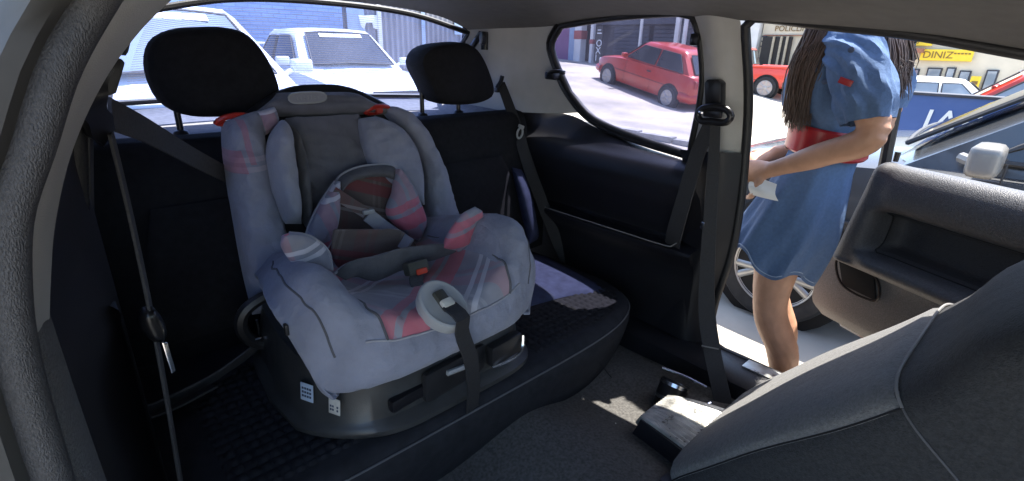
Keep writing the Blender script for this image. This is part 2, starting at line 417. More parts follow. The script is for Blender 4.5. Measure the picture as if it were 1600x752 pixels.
def brickwork(name, w, h, depth):
    m = MATS[name]; N = m.node_tree.nodes; L = m.node_tree.links; B = N['Principled BSDF']; src = B.inputs['Base Color'].links[0].from_socket
    tc = N.new('ShaderNodeTexCoord'); s0 = N.new('ShaderNodeSeparateXYZ'); c0 = N.new('ShaderNodeCombineXYZ'); L.new(tc.outputs['Object'], s0.inputs[0]); L.new(s0.outputs[0], c0.inputs[0]); L.new(s0.outputs[2], c0.inputs[1])
    b = N.new('ShaderNodeTexBrick'); L.new(c0.outputs[0], b.inputs[0]); b.inputs['Scale'].default_value = 1; b.inputs['Brick Width'].default_value = w; b.inputs['Row Height'].default_value = h; b.inputs['Mortar Size'].default_value = .008
    b.inputs['Color1'].default_value = (1, 1, 1, 1); b.inputs['Color2'].default_value = (.82, .82, .82, 1); b.inputs['Mortar'].default_value = (.72, .72, .72, 1)
    mx = N.new('ShaderNodeMix'); mx.data_type = 'RGBA'; mx.blend_type = 'MULTIPLY'; mx.inputs[0].default_value = 1; L.new(src, mx.inputs[6]); L.new(b.outputs[0], mx.inputs[7]); L.new(mx.outputs[2], B.inputs['Base Color'])
    bp_ = N.new('ShaderNodeBump'); bp_.inputs['Distance'].default_value = depth; bp_.invert = True; L.new(b.outputs['Fac'], bp_.inputs['Height']); L.new(bp_.outputs[0], B.inputs['Normal'])
brickwork('wall_blue', .22, .075, .01)

def stripes(name, bands):
    m = MATS[name]; N = m.node_tree.nodes; L = m.node_tree.links; B = N['Principled BSDF']; src = B.inputs['Base Color'].links[0].from_socket
    tc = N.new('ShaderNodeTexCoord'); sp = N.new('ShaderNodeSeparateXYZ'); L.new(tc.outputs['Object'], sp.inputs[0])
    for (ax, lo, hi), (ax2, lo2, hi2), col, w in bands:
        k = None
        for a, l, h in ((ax, lo, hi), (ax2, lo2, hi2)):
            c = N.new('ShaderNodeMath'); c.operation = 'COMPARE'; L.new(sp.outputs[a], c.inputs[0]); c.inputs[1].default_value = (l + h) / 2; c.inputs[2].default_value = (h - l) / 2
            if k is None: k = c
            else:
                q = N.new('ShaderNodeMath'); q.operation = 'MULTIPLY'; L.new(k.outputs[0], q.inputs[0]); L.new(c.outputs[0], q.inputs[1]); k = q
        q = N.new('ShaderNodeMath'); q.operation = 'MULTIPLY'; L.new(k.outputs[0], q.inputs[0]); q.inputs[1].default_value = w
        mx = N.new('ShaderNodeMix'); mx.data_type = 'RGBA'; L.new(q.outputs[0], mx.inputs[0]); L.new(src, mx.inputs[6]); mx.inputs[7].default_value = (*col, 1); src = mx.outputs[2]
    L.new(src, B.inputs['Base Color'])
stripes('cloth_striped', [((2, .940, .951), (0, 0, 1), (.46, .40, .47), .6), ((2, .960, .971), (0, 0, 1), (.46, .40, .47), .6), ((0, .30, .335), (2, .938, .985), (.50, .10, .16), .45), ((0, .345, .358), (2, .955, 1.05), (.50, .10, .16), .4)])
# ------------------------------------------------------------------ the hatchback we sit in
car = thing('hatchback_car', 'dark hatchback seen from inside, far door wide open, grey roof lining', 'car', (.72, .6, 0))
NF = (1, 0, .175); PF = (1.44, 0, .9)
def fs(px, py): return atp(px, py, PF, NF)           # the far flank leans in towards the roof
def mir(p): return V((1.43 - p[0], p[1], p[2]))

# roof lining: near edge, middle, far edge from the windscreen to the tailgate
hl = [((-.05, -.75, 1.07), (1.38, -.75, 1.07), .12), ((-.05, -.3, 1.19), (1.39, -.3, 1.165), .08),
      ((-.04, .02, 1.255), (1.385, .1, 1.238), .07), ((.03, .25, 1.262), (1.378, .3, 1.270), .06),
      ((.075, .52, 1.268), (1.372, .66, 1.300), .05), ((.075, .9, 1.30), (1.368, .9, 1.315), .045),
      ((.08, 1.1, 1.305), (1.368, 1.1, 1.312), .045), ((.09, 1.3, 1.29), (1.366, 1.31, 1.292), .05),
      ((.17, 1.50, 1.285), (1.29, 1.47, 1.284), .055), ((.22, 1.565, 1.283), (1.215, 1.56, 1.277), .058)]
rows = []
for a, b, h in hl:
    a, b = V(a), V(b)
    rows.append([a, a.lerp(b, .12) + V((0, 0, h * .62)), a.lerp(b, .3) + V((0, 0, h * .93)), a.lerp(b, .5) + V((0, 0, h)), a.lerp(b, .7) + V((0, 0, h * .93)), a.lerp(b, .88) + V((0, 0, h * .62)), b])
mb = MB(); patch(mb, rows, 60, 40, thick=(0, 0, .012)); mb.build('roof_lining', 'headlining', car)
skin = [[p + V((0, 0, .045)) for p in r] for r in rows]
for r in skin[7:]: r[-1] += V((.055, .02, -.008)); r[0] += V((-.055, .02, -.008))  # outer edges widened to block sun leaking past the lining
mb = MB(); patch(mb, skin, 40, 40, thick=(0, 0, .004)); mb.build('roof_skin', 'body_blue', car)

# far quarter window
w_top = [fs(880, 42), fs(960, 31), fs(1060, 23), fs(1080, 28)]
w_right = [fs(1080, 28), fs(1091, 60), fs(1096, 120), fs(1090, 170), fs(1076, 240)]
w_bot = [fs(1076, 240), fs(1000, 214), fs(930, 184), fs(893, 145)]
w_left = [fs(893, 145), fs(872, 100), fs(865, 70), fs(880, 42)]
loop = catmull(w_top, 12)[:-1] + catmull(w_right, 14)[:-1] + catmull(w_bot, 16)[:-1] + catmull(w_left, 12)[:-1]
def side_pieces(T, far):
    tl = [T(p) for p in loop]; s = 1 if far else -1
    c = sum(tl, V()) / len(tl)
    mb = MB(); n = len(tl)
    out = [p + (p - c).normalized() * .012 + V((s * .014, 0, 0)) for p in tl]
    mb.add(out + [V((0.004 * s, 0, 0)) + p for p in out] + [c + V((s * .014, 0, 0)), c + V((s * .018, 0, 0))],
           [(i, (i + 1) % n, 2 * n) for i in range(n)] + [(n + i, n + (i + 1) % n, 2 * n + 1) for i in range(n)] + [(i, (i + 1) % n, n + (i + 1) % n, n + i) for i in range(n)])
    win = mb.build('quarter_window', 'glass_quarter', car)
    mb = MB(); tube(mb, [p + V((-s * .002, 0, 0)) + (p - c).normalized() * .006 for p in tl], .011, 10, closed=True, up=(1, 0, 0)); mb.build('window_seal', 'seal_rubber', win)
    mb = MB(); lo = [T(p) + V((-s * .006, 0, 0)) + (T(p) - c).normalized() * .020 for p in catmull(w_bot + w_left[1:], 40)]
    tube(mb, lo, .008, 8, up=(1, 0, 0)); mb.build('window_trim', 'black_gloss', win)
    return win
win_f = side_pieces(lambda p: V(p), True); win_n = side_pieces(mir, False)
# catch of the hinged quarter window
mb = MB(); a = fs(872, 118) + V((-.03, 0, 0))
rbox(mb, a, (.035, .045, .028), .008); tube(mb, catmull([a + V((-.01, .01, .005)), a + V((-.022, -.02, .014)), a + V((-.012, -.055, .016))], 8), .007, 8)
rbox(mb, a + V((-.012, -.058, .013)), (.016, .016, .014), .004)
k = mb.build('window_catch', 'black_gloss', win_f)
mb = MB(); a2 = fs(1090, 62) + V((-.012, 0, 0)); rbox(mb, a2, (.02, .026, .034), .008); mb.build('window_hinge', 'black_gloss', win_f)

def cpillar(T, name):
    rows = [[T(p) for p in (fs(881, 40), fs(864, 72), fs(871, 102), fs(893, 147), fs(912, 176))],
            [T(p) for p in ((1.36, 1.36, 1.293), (1.375, 1.38, 1.22), (1.385, 1.37, 1.15), (1.40, 1.34, 1.07), (1.405, 1.31, 1.0))],
            [T(p) for p in ((1.30, 1.47, 1.286), (1.325, 1.50, 1.22), (1.335, 1.52, 1.15), (1.345, 1.53, 1.07), (1.35, 1.53, 0.99))],
            [T(p) for p in ((1.215, 1.565, 1.28), (1.235, 1.61, 1.21), (1.25, 1.66, 1.14), (1.265, 1.71, 1.07), (1.275, 1.74, .99))]]
    mb = MB(); patch(mb, rows, 24, 20); return mb.build(name, 'beige_trim', car)
cpillar(lambda p: V(p), 'rear_pillar_trim'); cpillar(mir, 'rear_pillar_trim')

for T, nm in ((lambda p: V(p), 0), (mir, 1)):
    rws = [[V((1.395, 1.37, 1.36)), V((1.42, 1.385, 1.22)), V((1.435, 1.37, 1.10)), V((1.45, 1.32, .99)), V((1.46, 1.30, .90))],
           [V((1.34, 1.50, 1.35)), V((1.37, 1.54, 1.22)), V((1.385, 1.56, 1.10)), V((1.395, 1.57, .99)), V((1.41, 1.57, .90))],
           [V((1.225, 1.60, 1.335)), V((1.25, 1.65, 1.22)), V((1.275, 1.72, 1.10)), V((1.30, 1.79, .99)), V((1.33, 1.83, .90))]]
    mb = MB(); patch(mb, [[T(p) for p in r] for r in rws], 12, 16); mb.build('rear_quarter_sun_block', 'body_blue', car)  # unseen outer sheet added to block sun leaking past the rear pillar
# moulded quarter panel below the window, with its armrest pocket
def qpanel(T, far):
    top = [V((1.36, 1.56, 1.0)), fs(840, 172), fs(893, 180), fs(930, 198), fs(1000, 227), fs(1072, 251)]
    top = [p + V((-.004, 0, 0)) for p in top]
    ys = [p.y for p in top]; ye = [1.56, 1.38, 1.22, 1.08, .90, .665]
    def row(x, z, dz=0.0): return [V((x, (ye[i] + ys[i]) / 2 if z > .85 else ye[i], z + dz * (i / 5))) for i in range(6)]
    rows = [top, row(1.385, .936, -.022), row(1.348, .90, -.01), row(1.338, .835), row(1.385, .735), row(1.40, .69), row(1.395, .672), row(1.345, .664), row(1.335, .655), row(1.345, .635), row(1.375, .58), row(1.385, .45), row(1.39, .30)]
    if not far: rows = [rows[0]] + [[V((1.405, p.y, p.z)) for p in r] for r in rows[1:]]
    rows = [[T(p) for p in r] for r in rows]
    mb = MB(); patch(mb, rows, 90, 40); q = mb.build('quarter_panel', 'black_trim', car)
    if not far: return q
    mb = MB(); tube(mb, [T(p) for p in catmull([V((1.342, y, .6655 + dz)) for y, dz in ((1.30, .0), (1.1, 0), (.9, 0), (.78, 0), (.73, .004), (.715, .02))], 24)], .0022, 6); mb.build('lip_highlight', 'piping' if far else 'black_gloss', q)  # pale bead painted as the highlight along the pocket edge
    return q
qpanel(lambda p: V(p), True); qpanel(mir, False)

# centre pillar: beige above, black below
def bpillar(T, far):
    edge = [fs(1156, 26), fs(1161, 70), fs(1164, 120), fs(1164, 180), fs(1160, 246)]
    rows = [[p + V((-.002, 0, 0)) for p in (fs(1078, 18), fs(1091, 60), fs(1096, 120), fs(1092, 176), fs(1076, 246))],
            [p + V((-.03, 0, 0)) for p in (fs(1118, 20), fs(1124, 65), fs(1128, 120), fs(1126, 178), fs(1118, 246))], edge]
    mb = MB(); patch(mb, [[T(p) for p in r] for r in rows], 14, 24); mb.build('centre_pillar_trim', 'beige_trim', car)
    low = [at(1160, 240, 'x', 1.42), at(1153, 320, 'x', 1.43), at(1138, 400, 'x', 1.43), at(1112, 480, 'x', 1.43), at(1098, 560, 'x', 1.43)]
    rows = [[V((1.40, .78, .95)), V((1.40, .72, .80)), V((1.395, .72, .66)), V((1.39, .75, .50)), V((1.39, .82, .29))],
            [p + V((-.045, .055, 0)) for p in low], low]
    mb = MB(); patch(mb, [[T(p) for p in r] for r in rows], 14, 26); mb.build('lower_pillar_trim', 'black_trim', car)
bpillar(lambda p: V(p), True)

# rubber round the far door opening
path = [V((1.385, -.75, 1.06)), V((1.392, -.3, 1.158)), fs(1600, 84), fs(1420, 53), fs(1280, 38), fs(1190, 28), fs(1163, 34), fs(1162, 70), fs(1165, 120), fs(1165, 180), at(1161, 240, 'x', 1.425), at(1153, 320, 'x', 1.432), at(1138, 400, 'x', 1.432), at(1112, 480, 'x', 1.432), V((1.435, .60, .36)), V((1.435, .48, .345)), V((1.435, 0, .345)), V((1.435, -.8, .345))]
mb = MB(); tube(mb, [p + V((.006, -.004, 0)) for p in catmull(path, 120)], .0125, 10, up=(1, 0, 0)); mb.build('door_seal', 'seal_rubber', car)

# near pillar: crinkled seal, beige strip, grained lower cover, painted flange
SE = [(.088, .22, 1.275), (.078, .36, 1.272), (.062, .46, 1.262), (.05, .5, 1.245), (.02, .5, 1.200), (-.004, .5, 1.15), (-.022, .5, 1.10), (-.036, .5, 1.045), (-.044, .5, .99), (-.048, .5, .92), (-.05, .495, .82), (-.048, .48, .70), (-.044, .45, .55), (-.04, .40, .42), (-.04, .30, .36), (-.04, 0.1, .345)]
mb = MB(); SE = [(x - (.006 if z < 1.12 else 0), y, z) for x, y, z in SE]; tube(mb, catmull(SE, 110), .0150, 14, up=(.3, 1, 0)); mb.build('near_door_seal', 'crinkle_seal', car)
tin = [(.085, .48, 1.262), (.055, .51, 1.225), (.030, .512, 1.185), (.006, .512, 1.135), (-.014, .512, 1.08), (-.027, .512, 1.03), (-.036, .512, .985)]
tout = [(.135, .60, 1.268), (.088, .60, 1.224), (.050, .60, 1.176), (.018, .60, 1.12), (-.006, .60, 1.06), (-.020, .60, 1.01), (-.029, .595, .975)]
tin = [V(p) + V((-.004, .010, 0)) for p in SE[2:9]]
tmid = [((V(a) + V(b)) / 2 + V((.004, -.014, 0))) for a, b in zip(tin, tout)]
mb = MB(); patch(mb, [tin, tmid, tout], 16, 30); mb.build('centre_pillar_trim', 'beige_trim', car)

gin = [(-.033, .508, 1.0), (-.036, .508, .93), (-.038, .505, .85), (-.036, .50, .72), (-.03, .47, .55), (-.02, .43, .36)]
gout = [(-.029, .60, .985), (-.029, .60, .93), (-.029, .60, .88), (-.028, .60, .78), (-.024, .60, .6), (-.01, .60, .36)]
gin = [V(p) + V((-.004, .010, 0)) for p in SE[8:14]]
mb = MB(); patch(mb, [gin, [((V(a) + V(b)) / 2 + V((.006, -.014, 0))) for a, b in zip(gin, gout)], gout, [V(p) + V((.0, .05, 0)) for p in gout]], 16, 30); mb.build('lower_pillar_trim', 'grain_trim', car)
mb = MB(); patch(mb, [[V(p) + V((-.012, .006, 0)) for p in SE], [V(p) + V((-.006, .08, 0)) for p in SE], [V(p) + V((.012, .24, 0)) for p in SE]], 8, 60, thick=(-.006, 0, 0)); mb.build('pillar_light_stop', 'black_trim', car)  # dark backing sheet added to stop light leaking past the near seal
tg = [V(p) for p in tout[:-1]] + [V(p) for p in gout]
mb = MB(); patch(mb, [[p + V((-.003, 0, 0)) for p in tg], [V((max(p.x, .03), .76, p.z)) for p in tg]], 6, 40, thick=(-.005, 0, 0)); mb.build('pillar_inner', 'black_trim', car)
fl = [V(p) + V((-.024, -.03, .004)) for p in SE]; fo = [V(p) + V((-.055, .02, .004)) for p in SE]; fo2 = [V(p) + V((-.062, .12, .004)) for p in SE]
mb = MB(); patch(mb, [[V(p) + V((-.004, .004, 0)) for p in SE], fl, fo, fo2], 14, 60); mb.build('door_frame_flange', 'flange_grey', car)
mb = MB(); patch(mb, [[V((-.085, .52, 1.0)), V((-.105, .52, .8)), V((-.10, .5, .5)), V((-.07, .42, .28))], [V((-.10, .9, 1.0)), V((-.125, .9, .8)), V((-.12, .9, .5)), V((-.09, .9, .28))], [V((-.10, 1.9, 1.0)), V((-.12, 1.95, .8)), V((-.12, 1.95, .5)), V((-.09, 1.9, .28))]], 14, 14); mb.build('body_side', 'body_blue', car)

# tailgate: glass, surround, heater wires, shelf
gt = [V((.215, 1.575, 1.272)), V((.45, 1.60, 1.322)), V((.72, 1.61, 1.333)), V((1.0, 1.60, 1.318)), V((1.222, 1.57, 1.268))]
gb = [V((.13, 1.80, 1.050)), V((.42, 1.86, 1.050)), V((.72, 1.88, 1.045)), V((1.02, 1.86, 1.035)), V((1.275, 1.78, 1.028))]
mb = MB(); G = patch(mb, [gt, [(a + b) / 2 + V((0, .022, .012)) for a, b in zip(gt, gb)], gb], 22, 36, thick=(0, .004, .002)); rw = mb.build('rear_window', 'glass_rear', car)
mb = MB()
for i in range(2, 21):
    if i % 1 == 0:
        ln = [G[i][j] + V((0, -.0015, 0)) for j in range(2, 34)]
        for q in (0, .5):
            if q and i > 19: continue
            l2 = [a.lerp(b, q) for a, b in zip(ln, [G[min(i + 1, 21)][j] + V((0, -.0015, 0)) for j in range(2, 34)])]
            tube(mb, l2, .00055, 4)
hw = mb.build('heater_wires', 'heater_line', rw); hw['kind'] = 'stuff'
mb = MB(); rim = [G[0][j] for j in range(36)] + [G[i][35] for i in range(1, 22)] + [G[21][j] for j in range(34, -1, -1)] + [G[i][0] for i in range(20, 0, -1)]
tube(mb, rim, .009, 8, closed=True, up=(0, 1, .3)); mb.build('window_seal', 'seal_rubber', rw)
mb = MB(); patch(mb, [[V((.05, 1.47, .995)), V((.72, 1.47, .995)), V((1.385, 1.46, .985))], [V((.08, 1.65, 1.012)), V((.72, 1.68, 1.012)), V((1.33, 1.62, 1.0))], [V((.12, 1.80, 1.03)), V((.72, 1.89, 1.03)), V((1.29, 1.785, 1.015))]], 14, 20, thick=(0, 0, -.012)); mb.build('parcel_shelf', 'shelf_felt', car)
mb = MB(); rbox(mb, (.72, 1.93, .66), (1.5, .08, .74), .03); mb.build('tailgate_panel', 'body_blue', car)
mb = MB(); tube(mb, [at(752, 52, 'y', 1.50), at(735, 78, 'y', 1.55), at(718, 112, 'y', 1.62)], .011, 8); tube(mb, [at(757, 50, 'y', 1.49), at(757, 78, 'y', 1.49)], .013, 8)
rbox(mb, at(756, 60, 'y', 1.488), (.03, .02, .045), .008); mb.build('tailgate_strut', 'black_gloss', car)

# floor, tunnel, sills
def fz(i, j, p):
    return V((0, 0, .018 * math.exp(-((p.x - .72) / .16) ** 2) * 4.0 + .006 * math.sin(p.x * 17 + p.y * 9)))
mb = MB(); patch(mb, [[V((x, y, .295 if .1 < x < 1.2 else .285)) for x in (0.0, .3, .6, .9, 1.2, 1.32)] for y in (1.45, .9, .6, .3, -.2, -.9)], 60, 50, disp=fz); mb.build('floor_carpet', 'carpet', car)
mb = MB(); rbox(mb, (.70, 1.2, .15), (1.5, 2.0, .2), .02); mb.build('floor_pan', 'black_trim', car)
mb = MB(); rbox(mb, (.70, -.4, .15), (1.5, 1.18, .2), .02); mb.build('floor_pan', 'black_trim', car)
for s, x0 in ((1, 1.385), (-1, .02)):
    mb = MB()
    prof = [(-.075, .285), (-.07, .335), (-.05, .352), (.0, .356), (.055, .352), (.075, .335), (.085, .25), (.07, .12), (-.06, .12)]
    rings = [[V((x0 + s * a, y, z)) for a, z in prof] for y in (1.0, .8, .6, .3, 0, -.4, -.9)]
    loft(mb, rings); si = mb.build('door_sill', 'black_trim', car)
    mb = MB(); rbox(mb, (x0 + s * .022, -.1, .3575), (.05, 1.15, .006), .002); mb.build('scuff_plate', 'sill_metal', si)
# ribbed seat-runner cover and anchor on the far side floor
cv = thing('unused', '', '') if False else None
A0 = at(1003, 655, 'z', .36); A1 = at(1040, 628, 'z', .36); B0 = at(1120, 745, 'z', .36); B1 = at(1160, 650, 'z', .36)
mb = MB()
for k in range(13):
    t = (k + .5) / 13
    p, q = A0.lerp(A1 + V((.03, 0, 0)), t), B0.lerp(B1, t)
    tube(mb, catmull([p + V((0, .012, -.022)), p + V((0, 0, .0)), p.lerp(q, .5) + V((0, 0, .006)), q], 10), .0078, 8)
mb.build('runner_cover', 'sill_metal', car); mb = MB()
mb.add([A0 + V((-.006, .02, -.06)), A1 + V((.03, .02, -.06)), B1 + V((0, 0, -.06)), B0 + V((-.006, 0, -.06)), A0 + V((-.006, 0, .002)), A1 + V((.03, 0, .002)), B1 + V((0, 0, .004)), B0 + V((-.006, 0, .004))], [(0, 1, 2, 3), (4, 5, 6, 7), (0, 1, 5, 4), (1, 2, 6, 5), (2, 3, 7, 6), (3, 0, 4, 7)])
mb.build('runner_side', 'black_trim', car)
mb = MB(); c = at(1048, 618, 'x', 1.15)
ax = V((.55, .05, .83)).normalized(); lathe(mb, [(.036, -.04), (.041, -.035), (.041, .035), (.037, .042), (.030, .042), (.027, .0), (0, -.002)], c, ax, 26); cap = mb.build('runner_end_cap', 'black_gloss', car)
for h in (-.012, .030):
    mb = MB(); lathe(mb, [(.040, h - .006), (.0435, h - .005), (.0435, h + .005), (.040, h + .006)], c, ax, 26); mb.build('trim_ring', 'chrome', cap)
mb = MB(); rl = catmull([at(1035, 575, 'z', .365), at(1070, 588, 'z', .365), at(1105, 606, 'z', .365)], 8); tube(mb, rl, .004, 8); tube(mb, catmull([at(1110, 630, 'z', .36), at(1085, 640, 'z', .36), at(1055, 630, 'z', .36)], 8), .0045, 8); mb.build('seat_runner', 'chrome', car)
# little light crumbs on the carpet
mb = MB()
for (px, py) in ((826, 714), (818, 722), (880, 712), (906, 704), (945, 706), (902, 735), (938, 683), (962, 662)):
    q = at(px, py, 'z', .305); rbox(mb, q, (.004, .003, .0025), .0008, Matrix.Rotation(px, 3, 'Z'))
cr = mb.build('crumbs', 'sticker_white', None); cr['kind'] = 'stuff'; tag(cr, 'tiny pale crumbs scattered on the dark carpet', 'crumbs')
# dashboard and windscreen ahead of the seats, out of this picture
mb = MB(); patch(mb, [[V((x, -1.25, .98)) for x in (0, .7, 1.42)], [V((x, -.95, .96)) for x in (0, .7, 1.42)], [V((x, -.86, .86)) for x in (0, .7, 1.42)], [V((x, -.95, .6)) for x in (0, .7, 1.42)], [V((x, -1.1, .25)) for x in (0, .7, 1.42)]], 20, 16); mb.build('dashboard', 'black_trim', car)
mb = MB(); patch(mb, [[V((.0, -.77, 1.12)), V((.7, -.77, 1.21)), V((1.38, -.77, 1.12))], [V((-.02, -1.3, .98)), V((.7, -1.36, 1.0)), V((1.42, -1.3, .98))]], 8, 14, thick=(0, 0, .005)); mb.build('windscreen', 'glass_clear', car)

# open far door, hinged at the front
HX, HY = 1.45, -.52
DD = V((.42, .90, 0)).normalized(); DN = V((-DD.y, DD.x, 0))    # DN points into the car
def dp(s, z, o=0.0): return V((HX, HY, 0)) + DD * s + DN * o + V((0, 0, z))
def don(px, py, o=0.0):
    p = atp(px, py, dp(0, 0, o), DN); return (p - V((HX, HY, 0))).dot(DD), p.z
E1 = don(1345, 300, .06)[0]
door = None
mb = MB()
# door shell
outl = [dp(s, z, -.055) for s, z in ((0, .36), (E1 + .0, .36), (E1 + .075, .46), (E1 + .06, .62), (E1 + .03, .80), (E1 + .01, .88), (0, .88))]
prism(mb, outl, DN * .048, .01); door = mb.build('door', 'body_blue', car)
# moulded inner panel as a swept section: rail, recess, armrest, lower card
sec = [(.900, .0), (.925, .018), (.938, .045), (.928, .078), (.895, .098), (.85, .100), (.815, .085), (.798, .045), (.785, .012), (.74, .006), (.70, .010), (.678, .045), (.668, .085), (.655, .108), (.635, .110), (.618, .092), (.605, .055)]
ss = [0.02, .15, .35, .55, .70, E1 - .20, E1 - .125, E1 - .085, E1 - .05, E1 - .02, E1]
def dpo(s, z, o):
    k = clamp01((s - (E1 - .125)) / .05)
    oo = o * (1 - k) + k * (.092 if .61 < z < .91 else o)
    e = clamp01((s - (E1 - .05)) / .05)
    sh = max(0, .88 - z) * .20 * clamp01((s - (E1 - .22)) / .22)
    return dp(s - .012 * e + sh, z - (.02 * e if z > .88 else 0), oo * math.sqrt(max(0, 1 - .8 * e * e)))
def clamp01(t): t = max(0., min(1., t)); return t * t * (3 - 2 * t)
net = [cparam([dpo(s, z, o) for z, o in sec], 5) for s in ss]; NCd = len(net[0]); DG = [cparam([r[j] for r in net], 6) for j in range(NCd)]   # DG[j][i]
def dsub(j0, j1, i0, i1, nm, m):
    mb = MB(); g = [[DG[j][i] for i in range(i0, i1 + 1)] for j in range(j0, j1 + 1)]; mb.add([p for r in g for p in r], grid_faces(len(g), len(g[0]))); return mb.build(nm, m, door)
NI = len(DG[0]) - 1
dsub(0, 33, 0, 38, 'door_top_rail', 'door_vinyl'); dsub(33, 54, 0, 38, 'door_recess', 'door_vinyl_shaded'); dsub(54, NCd - 1, 0, 38, 'armrest', 'door_vinyl'); dsub(0, NCd - 1, 38, NI, 'door_panel_end', 'door_vinyl')
mb = MB(); tube(mb, [DG[33][i] + DN * .001 for i in range(2, 37)] + [DG[j][38] + DN * .002 for j in range(34, 55, 2)] + [DG[56][i] + DN * .001 for i in range(37, 2, -1)], .0022, 6, up=DN); mb.build('panel_joint', 'seal_rubber', door)
rows = [[dp(s, z, o) for z, o in ((.615, .058), (.58, .05), (.5, .052), (.43, .045), (.385, .02))] for s in (0.02, .3, .6, E1 - .12, E1 - .03)]
rows[-1] = [dp(E1 + (.045, .055, .075, .08, .05)[i], z, o) for i, (z, o) in enumerate(((.615, .058), (.58, .05), (.5, .052), (.43, .045), (.385, .02)))]
mb = MB(); patch(mb, rows, 30, 16, thick=DN * -.01); mb.build('door_card', 'grain_trim', door)
k0 = [don(*q, .055) for q in ((1312, 403), (1368, 430), (1370, 470), (1318, 445))]
mb = MB(); prism(mb, [dp(s, z, .0555) for s, z in k0], DN * .006, .004); mb.build('door_pocket', 'arch_black', door)
mb = MB(); ko = catmull([dp(s, z, .060) for s, z in k0], 30, True); tube(mb, ko, .004, 6, closed=True, up=DN); mb.build('pocket_rim', 'black_gloss', door)
mb = MB(); pk = dp(E1 - .055, .94, .03); tube(mb, [pk, pk + V((0, 0, .028))], [.007, .008], 10); mb.build('lock_pin', 'black_gloss', door)
mb = MB(); fr = catmull([dp(E1 + .005, .86, -.02), dp(E1 + .0, 1.05, .01), dp(E1 - .01, 1.235, .045), dp(E1 - .07, 1.285, .055), dp(E1 - .4, 1.265, .055), dp(.25, 1.12, .03), dp(.05, .92, -.0)], 50); tube(mb, fr, .016, 8, up=DN); mb.build('window_frame', 'seal_rubber', door)
mb = MB(); tube(mb, [dp(.05, .905, -.008), dp(E1 - .05, .905, -.008)], .008, 8); mb.build('window_wiper_strip', 'seal_rubber', door)
# ------------------------------------------------------------------ rear bench
bench = thing('rear_bench_seat', 'long black fabric rear bench with quilted inserts and two headrests', 'car seat', (.70, 1.1, .3))
def plan(sc, z, crown=0.0, n=64):
    out = []
    cx, cy = .67, 1.10
    for k in range(n):
        a = 2 * math.pi * (k + .5) / n; c, s = math.cos(a), math.sin(a)
        px = 4.2 if c > 0 else 7
        x = math.copysign(abs(c) ** (2 / px), c) * (.655 if c > 0 else .66) * sc ** .55
        y = math.copysign(abs(s) ** (2 / (4.2 if c > 0 else 7)), s) * .385 * sc
        out.append(V((cx + x, cy + y, z)))
    return out
mb = MB()
lv = [(.86, .27), (.91, .31), (.955, .36), (.985, .41), (1.0, .445), (.992, .474), (.965, .490), (.92, .498), (.75, .500), (.5, .501), (.25, .500), (.05, .500)]
loft(mb, [plan(a, z) for a, z in lv]); cu = mb.build('seat_cushion', 'seat_charcoal', bench)
mb = MB(); tube(mb, [p + V((0, 0, .003)) for p in plan(.992, .474, n=160)], .0024, 6, closed=True); mb.build('piping', 'seam_grey', cu)
mb = MB(); 
for px, py, qx, qy in ((935, 565, 955, 590), (950, 545, 935, 565)):
    tube(mb, [at(px, py, 'y', .735), at(qx, qy, 'y', .745)], .0015, 5)
mb.build('seam', 'seat_black', cu)
# quilted insert: rows of little raised cells
def quilt(name, x0, x1, y0, y1, z, mat):
    mb = MB(); nx = int((x1 - x0) / .021); ny = int((y1 - y0) / .024); s = 5
    vs = []; W = nx * s + 1
    for j in range(ny * s + 1):
        for i in range(W):
            u = i / s; v = j / s + .5 * (0)
            fu, fv = u % 1, v % 1
            h = (math.sin(math.pi * fu) ** .5) * (math.sin(math.pi * fv) ** .5) * .0042
            X, Y = x0 + (x1 - x0) * i / (W - 1), y0 + (y1 - y0) * j / (ny * s)
            e = min(X - x0, x1 - X, Y - y0, y1 - Y)
            vs.append(V((X, Y, z + h - .012 * max(0, 1 - e / .02))))
    def ok(p):
        u, v = abs(p.x - .67) / .615, abs(p.y - 1.10) / .355; e = 4.2 if p.x > .67 else 7
        return u ** e + v ** e < 1
    mb.add(vs, [f for f in grid_faces(ny * s + 1, W) if all(ok(vs[i]) for i in f)]); return mb.build(name, mat, cu)
quilt('quilted_insert', .80, 1.27, .755, .95, .5005, 'seat_black')
quilt('quilted_insert', .10, .62, .76, 1.20, .5005, 'seat_charcoal')
# raised rear part of the outer seat, blue sunlight painted into its cloth
mb = MB(); puff(mb, [(.80, .97, .503), (1.0, .945, .503), (1.13, .915, .502), (1.25, .85, .494)], [(.80, 1.34, .508), (1.0, 1.38, .508), (1.15, 1.36, .508), (1.29, 1.20, .50)], (0, 0, 1), .022, .01, 24, 14, .1, .4); mb.build('outer_bolster', 'seat_blue_lit', cu)
# backrest
def brow(z, y): return [V((.035, y + .05, z)), V((.06, y, z)), V((.25, y - .035, z)), V((.48, y - .03, z)), V((.70, y - .005, z)), V((.92, y - .03, z)), V((1.18, y - .033, z)), V((1.30, y - .031, z)), V((1.37, y - .025, z))]
rows = [brow(.50, 1.32), brow(.62, 1.325), brow(.78, 1.375), brow(.90, 1.415), brow(.965, 1.435), brow(.992, 1.455), brow(.998, 1.475), brow(.985, 1.52), brow(.80, 1.53)]
mb = MB(); patch(mb, rows, 50, 60); bk = mb.build('seat_backrest', 'seat_black', bench)
for x0, x1, nm in ((.10, .62, 0), (.82, 1.26, 0)):
    mb = MB(); puff(mb, [(x0, 1.27, .56), (x0 + .01, 1.31, .72), (x0 + .05, 1.355, .86)], [(x1, 1.27, .56), (x1, 1.31, .72), (x1 - .06, 1.355, .86)], (0, -.95, .25), .012, .02, 20, 12, .2, .2, 3); mb.build('back_insert', 'seat_black', bk)
